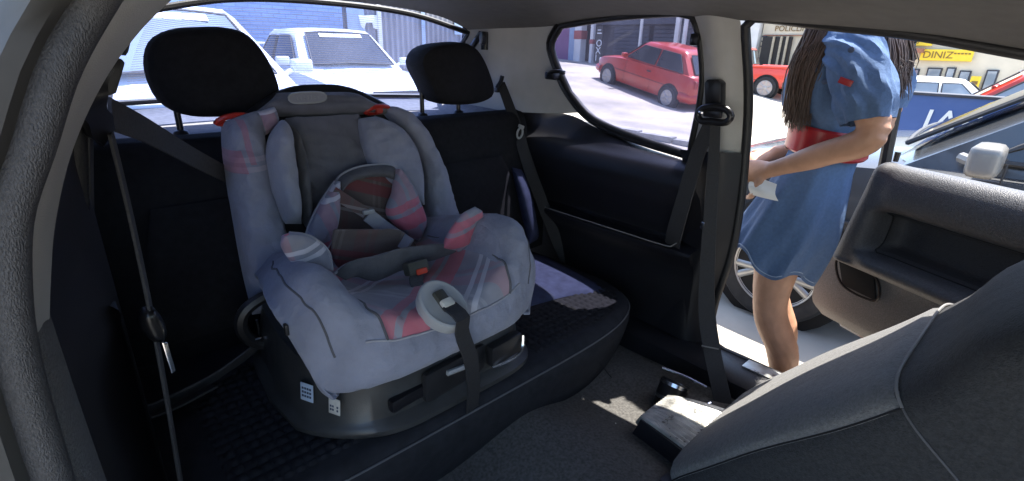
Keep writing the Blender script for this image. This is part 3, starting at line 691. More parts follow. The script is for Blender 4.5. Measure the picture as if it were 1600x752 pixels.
mb = MB(); puff(mb, [(1.235, 1.235, .55), (1.225, 1.28, .70), (1.23, 1.33, .82)], [(1.305, 1.255, .55), (1.30, 1.30, .70), (1.29, 1.34, .80)], (-.4, -.9, .2), .05, .03, 18, 12, .2, .4); mb.build('side_bolster', 'seat_blue_lit', bk)  # far bolster, blue light put into its colour
def headrest(outline, y, cen, label, post):
    P = [at(px, py, 'y', y) for px, py in outline]
    P = catmull(P, 48, True); c = sum(P, V()) / len(P); mb = MB()
    prof = [(.80, .058), (.92, .05), (.98, .032), (1.0, .0), (.985, -.035), (.93, -.055), (.8, -.064), (.6, -.068), (.35, -.07), (.1, -.07)]
    rings = [[c + (p - c) * .02 + V((0, .062, 0)) for p in P], [c + (p - c) * .5 + V((0, .062, 0)) for p in P]] + [[c + (p - c) * s + V((0, d, 0)) for p in P] for s, d in prof]
    loft(mb, rings); h = mb.build('headrest', 'seat_black', bench)
    h['label'] = label
    for px in post:
        t = at(px[0], px[1], 'y', y + .02); mb = MB(); tube(mb, [V((t.x, t.y, .97)), V((t.x, t.y, t.z + .03))], .0075, 10); mb.build('headrest_post', 'black_gloss', h)
        mb = MB(); lathe(mb, [(.017, 0), (.019, .004), (.016, .012), (.009, .016)], (t.x, t.y, .994), (0, 0, 1), 16); mb.build('post_guide', 'plastic_dark', h)
headrest([(225, 100), (233, 65), (262, 47), (310, 42), (350, 43), (382, 55), (412, 92), (430, 138), (424, 162), (385, 177), (300, 181), (255, 165), (235, 138)], 1.48, 0, 'large black headrest nearest the camera', ((277, 178), (410, 165)))
headrest([(641, 96), (655, 74), (688, 66), (724, 69), (745, 95), (760, 140), (748, 157), (710, 163), (672, 158), (655, 130)], 1.48, 0, 'smaller looking black headrest by the far pillar', ((659, 152), (716, 158)))
mb = MB(); t = at(112, 192, 'y', 1.44); tube(mb, [V((t.x, t.y, .98)), V((t.x, t.y, 1.02))], .008, 8); lathe(mb, [(.016, 0), (.017, .006), (.012, .012)], (t.x, t.y, 1.018), (0, 0, 1), 14); mb.build('latch_knob', 'black_gloss', bk)

# ------------------------------------------------------------------ front passenger seat tipped forward
fseat = thing('front_seat', 'front passenger seat tipped forward, grey back panel and charcoal cover', 'car seat', (1.07, .2, .3))
prof = [(.425, .295), (.415, .333), (.395, .375), (.325, .465), (.25, .56), (.149, .672), (.085, .752), (.05, .80), (.035, .835), (.012, .875), (-.04, .925), (-.12, .962), (-.22, .99)]
prof = [V((0, y, z)) for y, z in prof]; prof = catmull(prof, 40)
XC, XW = 1.087, .252
def fring(i, off=0.0, x0=-1.0, x1=1.0):
    p = prof[i]; t = (prof[min(i + 1, 39)] - prof[max(i - 1, 0)]).normalized(); nr = V((0, -t.z, t.y));
    if nr.y < 0: nr = -nr
    s = i / 39; w = XW * (1 - .10 * max(0, (s - .55) / .45) ** 2) * (1 - .35 * max(0, (.06 - s) / .06))
    th = .105 + .02 * math.sin(s * 3)
    out = []
    for k in range(108):
        a = 2 * math.pi * k / 108; c, sn = math.cos(a), math.sin(a)
        u = math.copysign(abs(c) ** (2 / 6), c); h = math.copysign(abs(sn) ** (2 / 4.5), sn)
        out.append(p + V((XC + u * w, 0, 0)) + nr * ((h - 1) * th + off))
    return out
mb = MB(); loft(mb, [fring(i) for i in range(40)]); fb = mb.build('seat_backrest', 'seat_slate', fseat)
def fback(i, u, off):
    p = prof[i]; t = (prof[min(i + 1, 39)] - prof[max(i - 1, 0)]).normalized(); nr = V((0, -t.z, t.y))
    if nr.y < 0: nr = -nr
    s = i / 39; w = XW * (1 - .10 * max(0, (s - .55) / .45) ** 2) * (1 - .35 * max(0, (.06 - s) / .06)); th = .105 + .02 * math.sin(s * 3)
    h = (1 - min(1, abs(u)) ** 6) ** (1 / 4.5) if abs(u) < 1 else 0
    return p + V((XC + u * w, 0, 0)) + nr * ((h - 1) * th + off)
mb = MB(); us = [-.945, -.935, -.92, -.9, -.8, -.6, -.3, 0, .3, .6, .8, .9, .95, .98]
n0, n1 = 2, 23
g = [[fback(i, u, .010 if 0 < a < len(us) - 1 and n0 < i < n1 else -.002) for a, u in enumerate(us)] for i in range(n0, n1 + 1)]
mb.add([p for r in g for p in r], grid_faces(n1 - n0 + 1, len(us))); mb.build('back_panel', 'seat_grey', fb)
mb = MB(); tube(mb, [fback(i, -.945, .003) for i in range(n0, n1 + 1)], .0016, 6); mb.build('seam', 'seat_black', fb)
mb = MB(); tube(mb, [fback(n1, u, .005) for u in [x / 20 for x in range(-19, 20)]] , .0025, 6); mb.build('piping', 'piping', fb)
sp = [fring(n1)[k] + V((-.002, 0, 0)) for k in range(38, 80)]
mb = MB(); tube(mb, sp, .0018, 6); mb.build('piping', 'seam_grey', fb)
# cushion and frame below
mb = MB(); rbox(mb, (1.10, -.12, .41), (.46, .56, .14), .05, seg=4); mb.build('seat_cushion', 'seat_charcoal', fseat)
for x in (.86, 1.27):
    mb = MB(); rbox(mb, (x, .1, .325), (.035, .62, .03), .006); mb.build('seat_rail', 'plastic_dark', fseat)
# the driver's seat in front of the camera's foot, outside the picture, is left out
# ------------------------------------------------------------------ seat belts
b1 = thing('seat_belt', 'black front seat belt hanging from slider guide on far centre pillar', 'seat belt', (1.38, .65, .35), group='seat belts')
gx = 1.345
mb = MB(); prism(mb, [at(px, py, 'x', gx) for px, py in ((1100, 130), (1104, 124), (1122, 124), (1127, 130), (1126, 168), (1101, 168))], (.03, 0, 0), .006); mb.build('height_slider', 'black_gloss', b1)
mb = MB(); lp = catmull([at(px, py, 'x', gx - .012) for px, py in ((1090, 180), (1098, 170), (1118, 167), (1136, 172), (1142, 183), (1132, 192), (1112, 190), (1096, 189))], 30, True); tube(mb, lp, .0095, 10, closed=True, up=(1, 0, 0))
rbox(mb, at(1114, 178, 'x', gx - .004), (.014, .05, .02), .005); dr = mb.build('guide_loop', 'black_gloss', b1)
mb = MB(); lathe(mb, [(.006, 0), (.007, .003), (.003, .005)], at(1095, 176, 'x', gx - .022), (-1, 0, 0), 12); mb.build('guide_bolt', 'chrome', dr)
mb = MB(); pth = catmull([at(1112, 190, 'x', gx - .004), at(1090, 240, 'x', 1.335), at(1072, 300, 'x', 1.325), at(1054, 364, 'x', 1.335), at(1050, 385, 'x', 1.36)], 20)
strap(mb, pth, (0, 1, .35), [.040 + .014 * i / 19 for i in range(20)]); mb.build('webbing', 'webbing', b1)
mb = MB(); pth = catmull([at(1118, 190, 'x', gx - .008), at(1112, 300, 'x', 1.335), at(1106, 400, 'x', 1.335), at(1104, 480, 'x', 1.33), at(1112, 545, 'x', 1.31), at(1132, 640, 'x', 1.27)], 30)
strap(mb, pth, [V((-.25 - .3 * i / 29, 1, 0)) for i in range(30)], [.026 + .022 * min(1, i / 20) for i in range(30)]); w = mb.build('webbing', 'webbing', b1)
mb = MB(); q = at(1110, 543, 'x', 1.308); strap(mb, [q + V((-.003, 0, .003)), q + V((-.003, 0, -.0005))], (-.5, 1, 0), .048, .0012); mb.build('stitching', 'piping', w)
mb = MB(); rbox(mb, at(1098, 352, 'x', 1.325), (.006, .012, .02), .002); mb.build('button_stop', 'chrome', w)
mb = MB(); pp = at(1136, 645, 'x', 1.265); rbox(mb, pp + V((0, 0, -.004)), (.05, .075, .014), .005); mb.build('belt_anchor', 'plastic_dark', b1)

b2 = thing('seat_belt', 'black rear seat belt with pale tongue running down below far rear pillar', 'seat belt', (1.3, 1.4, .5), group='seat belts')
mb = MB(); pth = catmull([at(782, 130, 'y', 1.50), at(790, 150, 'y', 1.47), at(806, 195, 'y', 1.41), at(826, 260, 'y', 1.33), at(848, 320, 'y', 1.27), at(868, 370, 'y', 1.22), at(890, 420, 'y', 1.17)], 24)
strap(mb, pth, V((1, -.45, .25)), [.034 + .012 * min(1, i / 10) for i in range(24)]); mb.build('webbing', 'webbing', b2)
mb = MB(); a = at(783, 132, 'y', 1.50); tube(mb, catmull([a + V((.005, 0, .03)), a + V((-.002, 0, .01)), a + V((-.02, 0, -.012))], 8), .008, 8); rbox(mb, a + V((-.006, 0, -.02)), (.045, .02, .018), .006); mb.build('belt_slot', 'plastic_dark', b2)
mb = MB(); a = at(811, 208, 'y', 1.385); R = Matrix.Rotation(.35, 3, 'Y'); lp = [a + R @ V((math.cos(t) * .013, -.004, math.sin(t) * .019)) for t in [2 * math.pi * k / 20 for k in range(20)]]
tube(mb, lp, .004, 8, closed=True, up=(0, 1, 0)); rbox(mb, a + R @ V((-.002, -.004, .024)), (.03, .006, .012), .003, R); mb.build('tongue', 'pale_plastic', b2)

b3 = thing('seat_belt', 'slack near-side seat belt with dangling metal tongue beside near pillar', 'seat belt', (.03, .75, .4), group='seat belts')
mb = MB(); prism(mb, [at(px, py, 'y', .70) for px, py in ((176, 20), (184, 11), (211, 27), (207, 60), (200, 90), (186, 86), (152, 82), (160, 50))], (0, .03, 0), .006); mb.build('height_slider', 'black_gloss', b3)
mb = MB(); prism(mb, [at(px, py, 'y', .705) for px, py in ((150, 86), (190, 92), (196, 98), (182, 146), (170, 150), (146, 140))], (0, .03, 0), .006); mb.build('pillar_loop_cover', 'plastic_dark', b3)
mb = MB(); tw = catmull([at(150, 100, 'y', .69), at(142, 135, 'y', .69), at(143, 165, 'y', .70), at(158, 200, 'y', .74), at(166, 212, 'y', .76)], 16)
strap(mb, tw, [V((1, .1 + 1.2 * i / 15, .4)) for i in range(16)], [.03 - .004 * math.sin(i) for i in range(16)], .004); mb.build('guide_loop', 'black_gloss', b3)
mb = MB(); strap(mb, catmull([at(140, 200, 'y', .76), at(142, 330, 'y', .78), at(147, 480, 'y', .80), at(151, 640, 'y', .82)], 20), (.13, 1, -.2), .040, .0018); mb.build('webbing', 'webbing_grey', b3)
mb = MB(); strap(mb, catmull([at(172, 205, 'y', .76), at(200, 320, 'y', .77), at(228, 450, 'y', .775), at(255, 590, 'y', .78), at(285, 770, 'y', .78)], 24), (.17, 1, -.35), .040, .0018); wb = mb.build('webbing', 'webbing_grey', b3)
mb = MB(); c = at(238, 505, 'y', .765)
puff(mb, [at(222, 480, 'y', .765), at(215, 500, 'y', .765), at(224, 520, 'y', .765), at(240, 534, 'y', .765)], [at(238, 478, 'y', .765), at(252, 495, 'y', .765), at(260, 515, 'y', .765), at(256, 534, 'y', .765)], (0, -1, 0), .014, .014, 14, 10); mb.build('tongue_grip', 'black_gloss', b3)
mb = MB(); prism(mb, [at(px, py, 'y', .762) for px, py in ((253, 536), (262, 536), (275, 580), (268, 584))], (0, .003, 0), .001); mb.build('tongue', 'chrome', b3)
b4 = thing('seat_belt', 'seat belt stretched from near pillar to behind the child seat', 'seat belt', (.1, 1.0, 1.0), group='seat belts')
mb = MB(); strap(mb, catmull([at(172, 178, 'y', .80), at(230, 205, 'y', .98), at(300, 245, 'y', 1.2), at(352, 272, 'y', 1.34)], 14), (.2, .2, 1), .04); mb.build('webbing', 'webbing_grey', b4)
b5 = thing('seat_belt', 'lap belt lying across the bench towards child seat base', 'seat belt', (.1, 1.1, .53), group='seat belts')
mb = MB(); P = [V((-.01, 1.10, .530)), V((.06, 1.10, .524)), V((.15, 1.12, .527)), V((.25, 1.15, .545)), V((.34, 1.18, .575))]
strap(mb, catmull(P, 18), (.15, -.55, .8), [.048 - .006 * math.sin(i * .9) for i in range(18)]); mb.build('webbing', 'webbing_grey', b5)
mb = MB(); strap(mb, catmull([p + V((.01, -.03, .004)) for p in P[:3]], 10), (.15, -.85, .3), .04); mb.build('webbing', 'webbing', b5)
b6 = thing('belt_buckle', 'black belt buckle loop hanging beside the left of child seat', 'buckle', (.29, 1.16, .53))
mb = MB(); lp = catmull([at(px, py, 'y', 1.12) for px, py in ((380, 490), (402, 470), (428, 462), (432, 500), (412, 536), (390, 530), (377, 512))], 30, True); tube(mb, lp, .014, 8, closed=True, up=(0, 1, 0)); tube(mb, [at(410, 535, 'y', 1.12), V((.30, 1.16, .53))], .012, 8); mb.build('loop', 'plastic_dark', b6)
mb = MB(); tube(mb, catmull([at(401, 500, 'y', 1.11), at(405, 520, 'y', 1.11), at(408, 528, 'y', 1.11), at(398, 531, 'y', 1.11)], 10), .0028, 6); mb.build('metal_bar', 'chrome', b6)
# ------------------------------------------------------------------ child safety seat
cs = thing('child_car_seat', 'padded grey and red plaid child safety seat on black plastic base', 'child seat', (.55, 1.0, .53))
CX0 = .545; SK = .055        # the seat stands a little turned
def L2(u, y, z): return V((CX0 + u + (y - .95) * .10, y, z))
# shell and base
def bring(z, x0, x1, y0, y1, n=64, p=6):
    out = []
    for k in range(n):
        a = 2 * math.pi * k / n; c, s = math.cos(a), math.sin(a)
        u = math.copysign(abs(c) ** (2 / p), c); v = math.copysign(abs(s) ** (2 / p), s)
        y = (y0 + y1) / 2 + v * (y1 - y0) / 2; t = max(0, min(1.1, (.95 - y) / .21))
        xx = (x0 + x1) / 2 + u * (x1 - x0) / 2
        if u < 0: xx *= 1 - .42 * t * t      # the near front corner is cut back
        out.append(L2(xx, y, z))
    return out
ZB = .503
mb = MB(); loft(mb, [bring(ZB, -.300, .262, .735, 1.24), bring(ZB + .008, -.312, .272, .725, 1.25), bring(ZB + .018, -.312, .272, .725, 1.25), bring(ZB + .026, -.302, .262, .737, 1.24), bring(ZB + .034, -.293, .253, .750, 1.23), bring(ZB + .10, -.287, .247, .757, 1.23), bring(ZB + .155, -.275, .24, .775, 1.22), bring(ZB + .16, -.10, .10, .90, 1.10)])
base = mb.build('base', 'base_plastic', cs)
mb = MB(); rbox(mb, L2(-.06, .756, ZB + .062), (.16, .02, .028), .008, Matrix.Rotation(.1, 3, 'Z')); mb.build('recess', 'black_trim', base)
mb = MB(); rbox(mb, L2(.02, .752, ZB + .07), (.17, .02, .07), .012, Matrix.Rotation(.1, 3, 'Z')); mb.build('adjuster_housing', 'plastic_dark', base)
mb = MB(); rbox(mb, L2(.155, .745, ZB + .075), (.10, .024, .05), .008, Matrix.Rotation(.1, 3, 'Z')); mb.build('recline_handle', 'plastic_dark', base)
mb = MB(); tube(mb, catmull([L2(.105, .728, ZB + .055), L2(.15, .726, ZB + .052), L2(.195, .728, ZB + .06), L2(.205, .735, ZB + .095)], 12), .004, 6); mb.build('handle_edge', 'chrome', base)
mb = MB(); tube(mb, [L2(-.01, .735, ZB + .088), L2(.055, .733, ZB + .084)], .006, 6); mb.build('lever', 'pale_plastic', base)
# stickers on the near flank
for (px, py), w, h, m, nm in (((480, 613), .030, .036, 'sticker_blue', 'round_sticker'), ((523, 635), .026, .032, 'sticker_white', 'square_sticker')):
    q = atp(px, py, V((.266, .855, ZB + .07)), (.91, .41, .12)); dx = V((-.41, .91, 0)); uz = V((.12, .05, 1)).normalized()
    nrm = -dx.cross(uz).normalized() if dx.cross(uz).x > 0 else dx.cross(uz).normalized()
    mb = MB(); pts = [q + dx * (a * w / 2) + uz * (b * h / 2) for a, b in ((-1, -1), (1, -1), (1, 1), (-1, 1))]
    prism(mb, pts, nrm * .0016, .0005); st = mb.build(nm, m, base)
    mb = MB()
    for r_ in range(3 if nm[0] == 'r' else 2):
        for c_ in range(4):
            if random.random() < .75:
                o_ = q + dx * ((c_ - 1.5) * w * .2) + uz * ((r_ - 1) * h * .22); 
                prism(mb, [o_ + dx * (a * w * .07) + uz * (b * h * .06) + nrm * .0015 for a, b in ((-1, -1), (1, -1), (1, 1), (-1, 1))], nrm * .0008, 0)
    mb.build('print', 'ink', st)
mb = MB(); q = atp(522, 583, V((.30, .80, .62)), (.91, .41, .12)); puff(mb, [q + V((-.004, .012, .02)), q + V((-.004, .0, -.02))], [q + V((-.004, -.008, .016)), q + V((-.004, -.022, -.018))], (-1, 0, 0), .006, .004, 8, 6); mb.build('side_tab', 'pale_plastic', base)

# --- seat cover from a net of points: columns run across, rows from the back to below the front edge
cols = [-.285, -.300, -.285, -.245, -.200, -.160, -.085, 0, .085, .160, .200, .245, .285, .300, .285]
def rowz(y, pan, top, out, low, wx=1.0, yl=None):
    zz = [low, (low + out) / 2, out, top, top - .012, pan + .03, pan + .004, pan, pan + .004, pan + .03, top - .012, top, out, (low + out) / 2, low]
    return [L2(c * wx, y if yl is None else yl[i], z) for i, (c, z) in enumerate(zip(cols, zz))]
net = [rowz(1.22, .695, .75, .72, .69, .90), rowz(1.10, .705, .785, .76, .73, .93), rowz(1.00, .718, .818, .79, .74, .97), rowz(.92, .730, .836, .80, .772, 1.0),
       rowz(.85, .740, .843, .80, .775, 1.01), rowz(.79, .745, .831, .785, .728, .97, [.79 + .02 * (abs(c) / .3) ** 3 for c in cols]), rowz(.745, .745, .803, .76, .655, .92, [.745 + .035 * (abs(c) / .3) ** 3 for c in cols])]
r5 = [L2(c * .88, .718 + .05 * (abs(c) / .3) ** 3, z) for c, z in zip(cols, [.632, .675, .718, .755, .753, .742, .735, .733, .735, .742, .753, .755, .718, .675, .632])]
r6 = [L2(c * .85, .703 + .06 * (abs(c) / .3) ** 3, z) for c, z in zip(cols, [.63, .655, .685, .705, .703, .697, .692, .69, .692, .697, .703, .705, .685, .655, .63])]
r7 = [L2(c * .83, .706 + .065 * (abs(c) / .3) ** 3, z) for c, z in zip(cols, [.628, .632, .636, .640, .645, .648, .652, .655, .655, .652, .648, .645, .640, .636, .634])]
r8 = [L2(c * .80, .735 + .06 * (abs(c) / .3) ** 3, z) for c, z in zip(cols, [.632, .634, .636, .632, .637, .64, .645, .648, .648, .645, .64, .638, .637, .636, .635])]
net += [r5, r6, r7, r8]
NR, NC = 61, 85
tmp = MB()
def crease(a, b, p):
    e = .006 * noise.noise(p * 15) + .006 * noise.noise(V((p.x * 42, p.y * 20, p.z * 24))) - .008 * max(0, noise.noise(V((p.x * 34, p.y * 34, p.z * 14)))) 
    return V((e * .5, -e * .6, e * .7))
_c = [cparam(r, 6) for r in net]; G = [[None] * NC for _ in range(NR)]
for j in range(NC):
    for i, p in enumerate(cparam([r[j] for r in _c], 6)): G[i][j] = p + crease(0, 0, p)
def sub(r0, r1, c0, c1, name, mat, off=None):
    mb = MB(); g = [[G[i][j] for j in range(c0, c1 + 1)] for i in range(r0, r1 + 1)]
    nr, nc = len(g), len(g[0]); vs = [p for r in g for p in r]
    # give the cloth some thickness inward
    c = L2(0, .95, .62); b = len(vs); vs += [p + (c - p).normalized() * .012 for p in vs]
    fs_ = grid_faces(nr, nc); fs_ += [tuple(b + k for k in f[::-1]) for f in fs_]
    rim = [j for j in range(nc)] + [i * nc + nc - 1 for i in range(1, nr)] + [(nr - 1) * nc + j for j in range(nc - 2, -1, -1)] + [i * nc for i in range(nr - 2, 0, -1)]
    for a_, c_ in zip(rim, rim[1:] + rim[:1]): fs_.append((a_, b + a_, b + c_, c_))
    mb.add(vs, fs_); return mb.build(name, mat, cs)
c1, c2 = 29, NC - 1 - 29
rf = 44
lb = sub(0, NR - 1, 0, c1, 'thigh_bolster', 'cloth_grey'); lb['label'] = 'rounded grey thigh bolster nearest the camera'
rb = sub(0, NR - 1, c2, NC - 1, 'thigh_bolster', 'cloth_grey'); rb['label'] = 'rounded grey thigh bolster on the far side'
pan = sub(0, rf, c1, c2, 'seat_pad', 'plaid'); fsk = sub(rf, NR - 1, c1, c2, 'front_skirt', 'cloth_grey')
def cord(idx, name, parent, r=.0028, mat='cloth_edge', lift=.0015):
    mb = MB(); c = L2(0, .95, .62); tube(mb, [G[i][j] + (G[i][j] - c).normalized() * lift for i, j in idx], r, 6); mb.build(name, mat, parent)
cord([(i, c1) for i in range(6, rf + 1)], 'piping', pan, mat='cloth_dark'); cord([(i, c2) for i in range(6, rf + 1)], 'piping', pan, mat='cloth_dark')
cord([(rf, j) for j in range(c1 - 6, c2 + 7)], 'piping', fsk, .0022, mat='cloth_edge')
cord([(i, 15) for i in range(8, 46)], 'seam', lb, .0022, 'cloth_dark', .0); cord([(i, NC - 16) for i in range(8, 46)], 'seam', rb, .0022, 'cloth_dark', .0)
mb = MB(); q = G[30][8]; rbox(mb, q + V((-.003, 0, 0)), (.006, .012, .02), .002); mb.build('tab_hole', 'plastic_dark', lb)

# --- backrest
BP = V((.55, 1.17, .66)); BN = V((0, -.90, .43)).normalized()
def bp(px, py, o=0.0): return atp(px, py, BP + BN * o, BN)
def bpl(L, o=0.0): return [bp(x, y, o) for x, y in L]
mb = MB(); puff(mb, bpl([(395, 480), (378, 400), (362, 310), (352, 230), (372, 188), (425, 150), (470, 141)], -.07), bpl([(730, 385), (708, 330), (690, 270), (668, 220), (628, 186), (565, 152), (510, 139)], -.07), BN, .05, .06, 30, 20, .08, .05, 5); shell = mb.build('back_shell', 'plastic_dark', cs)
def pad(name, A, B, t, mat, o=0.0, tb=.02, e0=.2, e1=.2, p=2.4, parent=cs, edge=None, n=26, lab=None):
    mb = MB(); PA, PB = bpl(A, o), bpl(B, o); puff(mb, PA, PB, BN, t, tb, n * 2, 22, e0, e1, p, wr=.009); ob = mb.build(name, mat, parent)
    if lab: ob['label'] = lab
    if edge:
        for which in edge:
            mb = MB(); tube(mb, catmull(PA if which == 'A' else PB, 30), .0034, 6); mb.build('piping', 'cloth_edge', ob)
    return ob
pad('back_centre', [(445, 186), (462, 240), (475, 300), (488, 372)], [(560, 180), (578, 235), (596, 285), (620, 372)], .012, 'cloth_mid', .0, .02, .0, .0, 6)
pad('top_crown', [(392, 182), (420, 160), (432, 146)], [(612, 178), (572, 158), (545, 145)], .035, 'cloth_mid', -.012, .03, .3, .55, 4)
pad('side_bolster', [(345, 192), (350, 255), (362, 330), (375, 405), (394, 492)], [(408, 172), (412, 240), (428, 310), (450, 385), (492, 478)], .075, 'cloth_striped', -.02, .04, .12, .25, 2.6, lab='long grey side bolster nearest the camera')
pad('side_bolster', [(592, 170), (650, 240), (664, 300), (660, 345), (648, 385)], [(606, 168), (648, 192), (682, 252), (702, 312), (728, 385)], .055, 'cloth_grey', -.02, .03, .15, .2, 2.6, lab='long grey side bolster on the far side')
pad('head_wing', [(436, 190), (420, 214), (416, 250), (426, 300), (446, 350)], [(439, 190), (452, 212), (458, 250), (464, 300), (470, 350)], .065, 'cloth_pale', .045, .05, .3, .3, 2.2, edge='B', lab='pale head wing nearest the camera')
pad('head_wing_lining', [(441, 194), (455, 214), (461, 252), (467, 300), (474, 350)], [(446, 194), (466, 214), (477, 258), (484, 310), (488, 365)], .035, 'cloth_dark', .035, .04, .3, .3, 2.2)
pad('head_wing', [(560, 186), (568, 226), (580, 262), (600, 290)], [(585, 182), (632, 208), (656, 255), (662, 320)], .035, 'cloth_grey', .03, .04, .25, .3, 2.8, edge='B', lab='wide head wing on the far side')
# plaid shoulder bands on the near bolster
pad('shoulder_patch', [(395, 178), (402, 196), (412, 214)], [(428, 168), (432, 180), (436, 196)], .03, 'plaid_back', .01, .02, .35, .35, 2.6)
# badge
mb = MB(); q = bpl([(456, 147), (504, 145), (505, 158), (458, 161)], .03); lp = catmull(q, 32, True); tube(mb, lp, .0025, 6, closed=True, up=BN); bg = mb.build('badge_rim', 'pale_plastic', cs)
mb = MB(); cq = sum(q, V()) / 4; n = len(lp); mb.add([p - BN * .001 for p in lp] + [cq], [(i, (i + 1) % n, n) for i in range(n)]); mb.build('badge', 'cloth_edge', bg)
mb = MB()
for k in range(7):
    t = .16 + .68 * k / 6; a_ = q[3].lerp(q[2], t).lerp(q[0].lerp(q[1], t), .3); b_ = q[3].lerp(q[2], t).lerp(q[0].lerp(q[1], t), .3 + random.choice((.3, .45)))
    tube(mb, [a_ + BN * .001, b_ + BN * .001], .0013, 5)
mb.build('badge_lettering', 'pale_plastic', bg)
# red belt guides
for c_, nm in (((366, 186), 'near'), ((590, 171), 'far')):
    mb = MB(); a = bp(*c_, .0); R = Matrix.Rotation(-.1, 3, 'Y')
    tube(mb, catmull([a + V((-.04, 0, -.006)), a + V((-.02, -.01, .006)), a + V((.01, -.012, .010)), a + V((.035, 0, .002)), a + V((.01, .006, -.008)), a + V((-.02, .004, -.010))], 26, True), .0065, 8, closed=True, up=(0, 1, 0)); rbox(mb, a + V((.0, -.006, .0)), (.022, .014, .02), .005)
    mb.build('belt_guide', 'red_plastic', cs)

# --- infant insert: hood, two flaps, lap lobes
mb = MB(); o = .05
A = bpl([(500, 405), (500, 360), (505, 320), (520, 285), (545, 268)], .02); B = bpl([(640, 390), (635, 350), (628, 310), (622, 280), (612, 262)], .02)
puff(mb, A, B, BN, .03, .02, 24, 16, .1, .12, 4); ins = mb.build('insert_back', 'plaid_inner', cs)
mb = MB(); puff(mb, bpl([(520, 300), (528, 278), (560, 263), (600, 259), (620, 262)], .05), bpl([(527, 312), (545, 288), (570, 278), (602, 276), (617, 282)], .075), BN, .022, .02, 20, 10, .2, .2); mb.build('insert_hood', 'cloth_dark', cs)
mb = MB(); tube(mb, catmull(bpl([(522, 296), (530, 276), (560, 261), (600, 257), (622, 261)], .06), 24), .003, 6); mb.build('piping', 'cloth_edge', ins)
pad('insert_flap', [(523, 284), (500, 318), (484, 350), (475, 378)], [(530, 284), (530, 320), (526, 355), (512, 388)], .028, 'plaid_back', .085, .02, .25, .25, 2.4, edge='AB', lab='plaid insert flap nearest the camera')
pad('insert_flap', [(618, 264), (612, 300), (604, 335), (640, 372)], [(624, 264), (650, 305), (664, 345), (656, 378)], .03, 'plaid_back', .075, .02, .25, .25, 2.4, edge='B', lab='plaid insert flap on the far side')
def ypad(name, A, B, y, nrm, t, tb, mat, e0=.3, e1=.3, p=2.3, edge='', lab=None, ys=None):
    PA = [at(px, py, 'y', y if ys is None else ys[i]) for i, (px, py) in enumerate(A)]; PB = [at(px, py, 'y', y if ys is None else ys[i]) for i, (px, py) in enumerate(B)]
    mb = MB(); puff(mb, PA, PB, nrm, t, tb, 36, 18, e0, e1, p, wr=.008); ob = mb.build(name, mat, cs)
    if lab: ob['label'] = lab
    for w in edge:
        mb = MB(); tube(mb, catmull(PA if w == 'A' else PB, 26), .0034, 6); mb.build('piping', 'cloth_edge', ob)
    return ob
ypad('lap_lobe', [(440, 368), (440, 388), (462, 416), (496, 425)], [(452, 364), (485, 370), (512, 392), (519, 422)], .93, (-.3, -.8, .5), .022, .02, 'plaid_back', edge='B', lab='oval lap lobe nearest the camera')
ypad('lap_lobe', [(693, 388), (702, 362), (722, 335), (742, 323)], [(715, 392), (735, 384), (751, 356), (752, 330)], .93, (.1, -.9, .4), .02, .02, 'plaid_back', edge='B', lab='upright lap lobe on the far side')
ypad('lap_roll', [(522, 428), (545, 412), (585, 402), (630, 390), (680, 384), (716, 382)], [(540, 438), (560, 430), (590, 437), (630, 420), (676, 405), (712, 394)], .94, (-.1, -.6, .8), .022, .02, 'cloth_dark', .2, .2, edge='A')
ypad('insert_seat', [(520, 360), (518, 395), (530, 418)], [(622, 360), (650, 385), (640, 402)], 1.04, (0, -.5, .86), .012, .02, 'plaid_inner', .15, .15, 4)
# harness
mb = MB(); strap(mb, catmull([bp(520, 300, .105), bp(548, 318, .10), bp(572, 333, .10)], 10), (.6, 0, .8), .028, .003); mb.build('harness_strap', 'plaid_inner', cs)
mb = MB(); strap(mb, catmull([bp(575, 336, .10), bp(600, 356, .10), at(640, 384, 'y', 1.0)], 12), (.6, 0, .8), .036, .003); mb.build('harness_strap', 'cloth_edge', cs)
mb = MB(); rbox(mb, bp(576, 331, .108), (.03, .012, .012), .004); mb.build('harness_clip', 'pale_plastic', cs)
mb = MB(); bq = at(650, 418, 'y', .90); R = Matrix.Rotation(-.35, 3, 'X'); rbox(mb, bq, (.052, .03, .03), .007, R); bu = mb.build('buckle', 'olive_plastic', cs)
mb = MB(); rbox(mb, at(659, 424, 'y', .882), (.026, .008, .013), .003, R); mb.build('release_button', 'buckle_red', bu)
mb = MB(); strap(mb, catmull([at(652, 430, 'y', .885), at(650, 440, 'y', .87), at(655, 452, 'y', .86)], 6), (1, 0, 0), .03, .003); mb.build('crotch_strap', 'webbing_grey', cs)
# oval adjuster plate on the front edge and the tail of webbing
oc = atp(690, 480, G[41][NC // 2] + V((0, -.004, .004)), V((0, -.55, .83)))
on_ = V((.05, -.55, .83)).normalized(); ou = V((1, .1, 0)).normalized(); ov = on_.cross(ou).normalized()
if ov.z < 0: ov = -ov
oc = oc + on_ * .010
def oval(a, b, h, n=40): return [oc + ou * (math.cos(2 * math.pi * k / n) * a) + ov * (math.sin(2 * math.pi * k / n) * b) + on_ * h for k in range(n)]
mb = MB(); loft(mb, [oval(.046, .054, -.02), oval(.048, .056, .0), oval(.047, .055, .004), oval(.043, .051, .006), oval(.039, .047, .0045), oval(.034, .042, .004), oval(.010, .012, .0035)], caps=True); pl = mb.build('adjuster_plate', 'pale_plastic', cs)
mb = MB(); rbox(mb, oc + on_ * .006 + ov * .004, (.024, .014, .045), .004, Matrix((ou, on_, ov)).transposed()); mb.build('adjuster_slot', 'olive_plastic', pl)
mb = MB(); rbox(mb, oc + on_ * .012 - ov * .006, (.026, .012, .018), .004, Matrix((ou, on_, ov)).transposed()); mb.build('adjuster_button', 'sticker_white', pl)
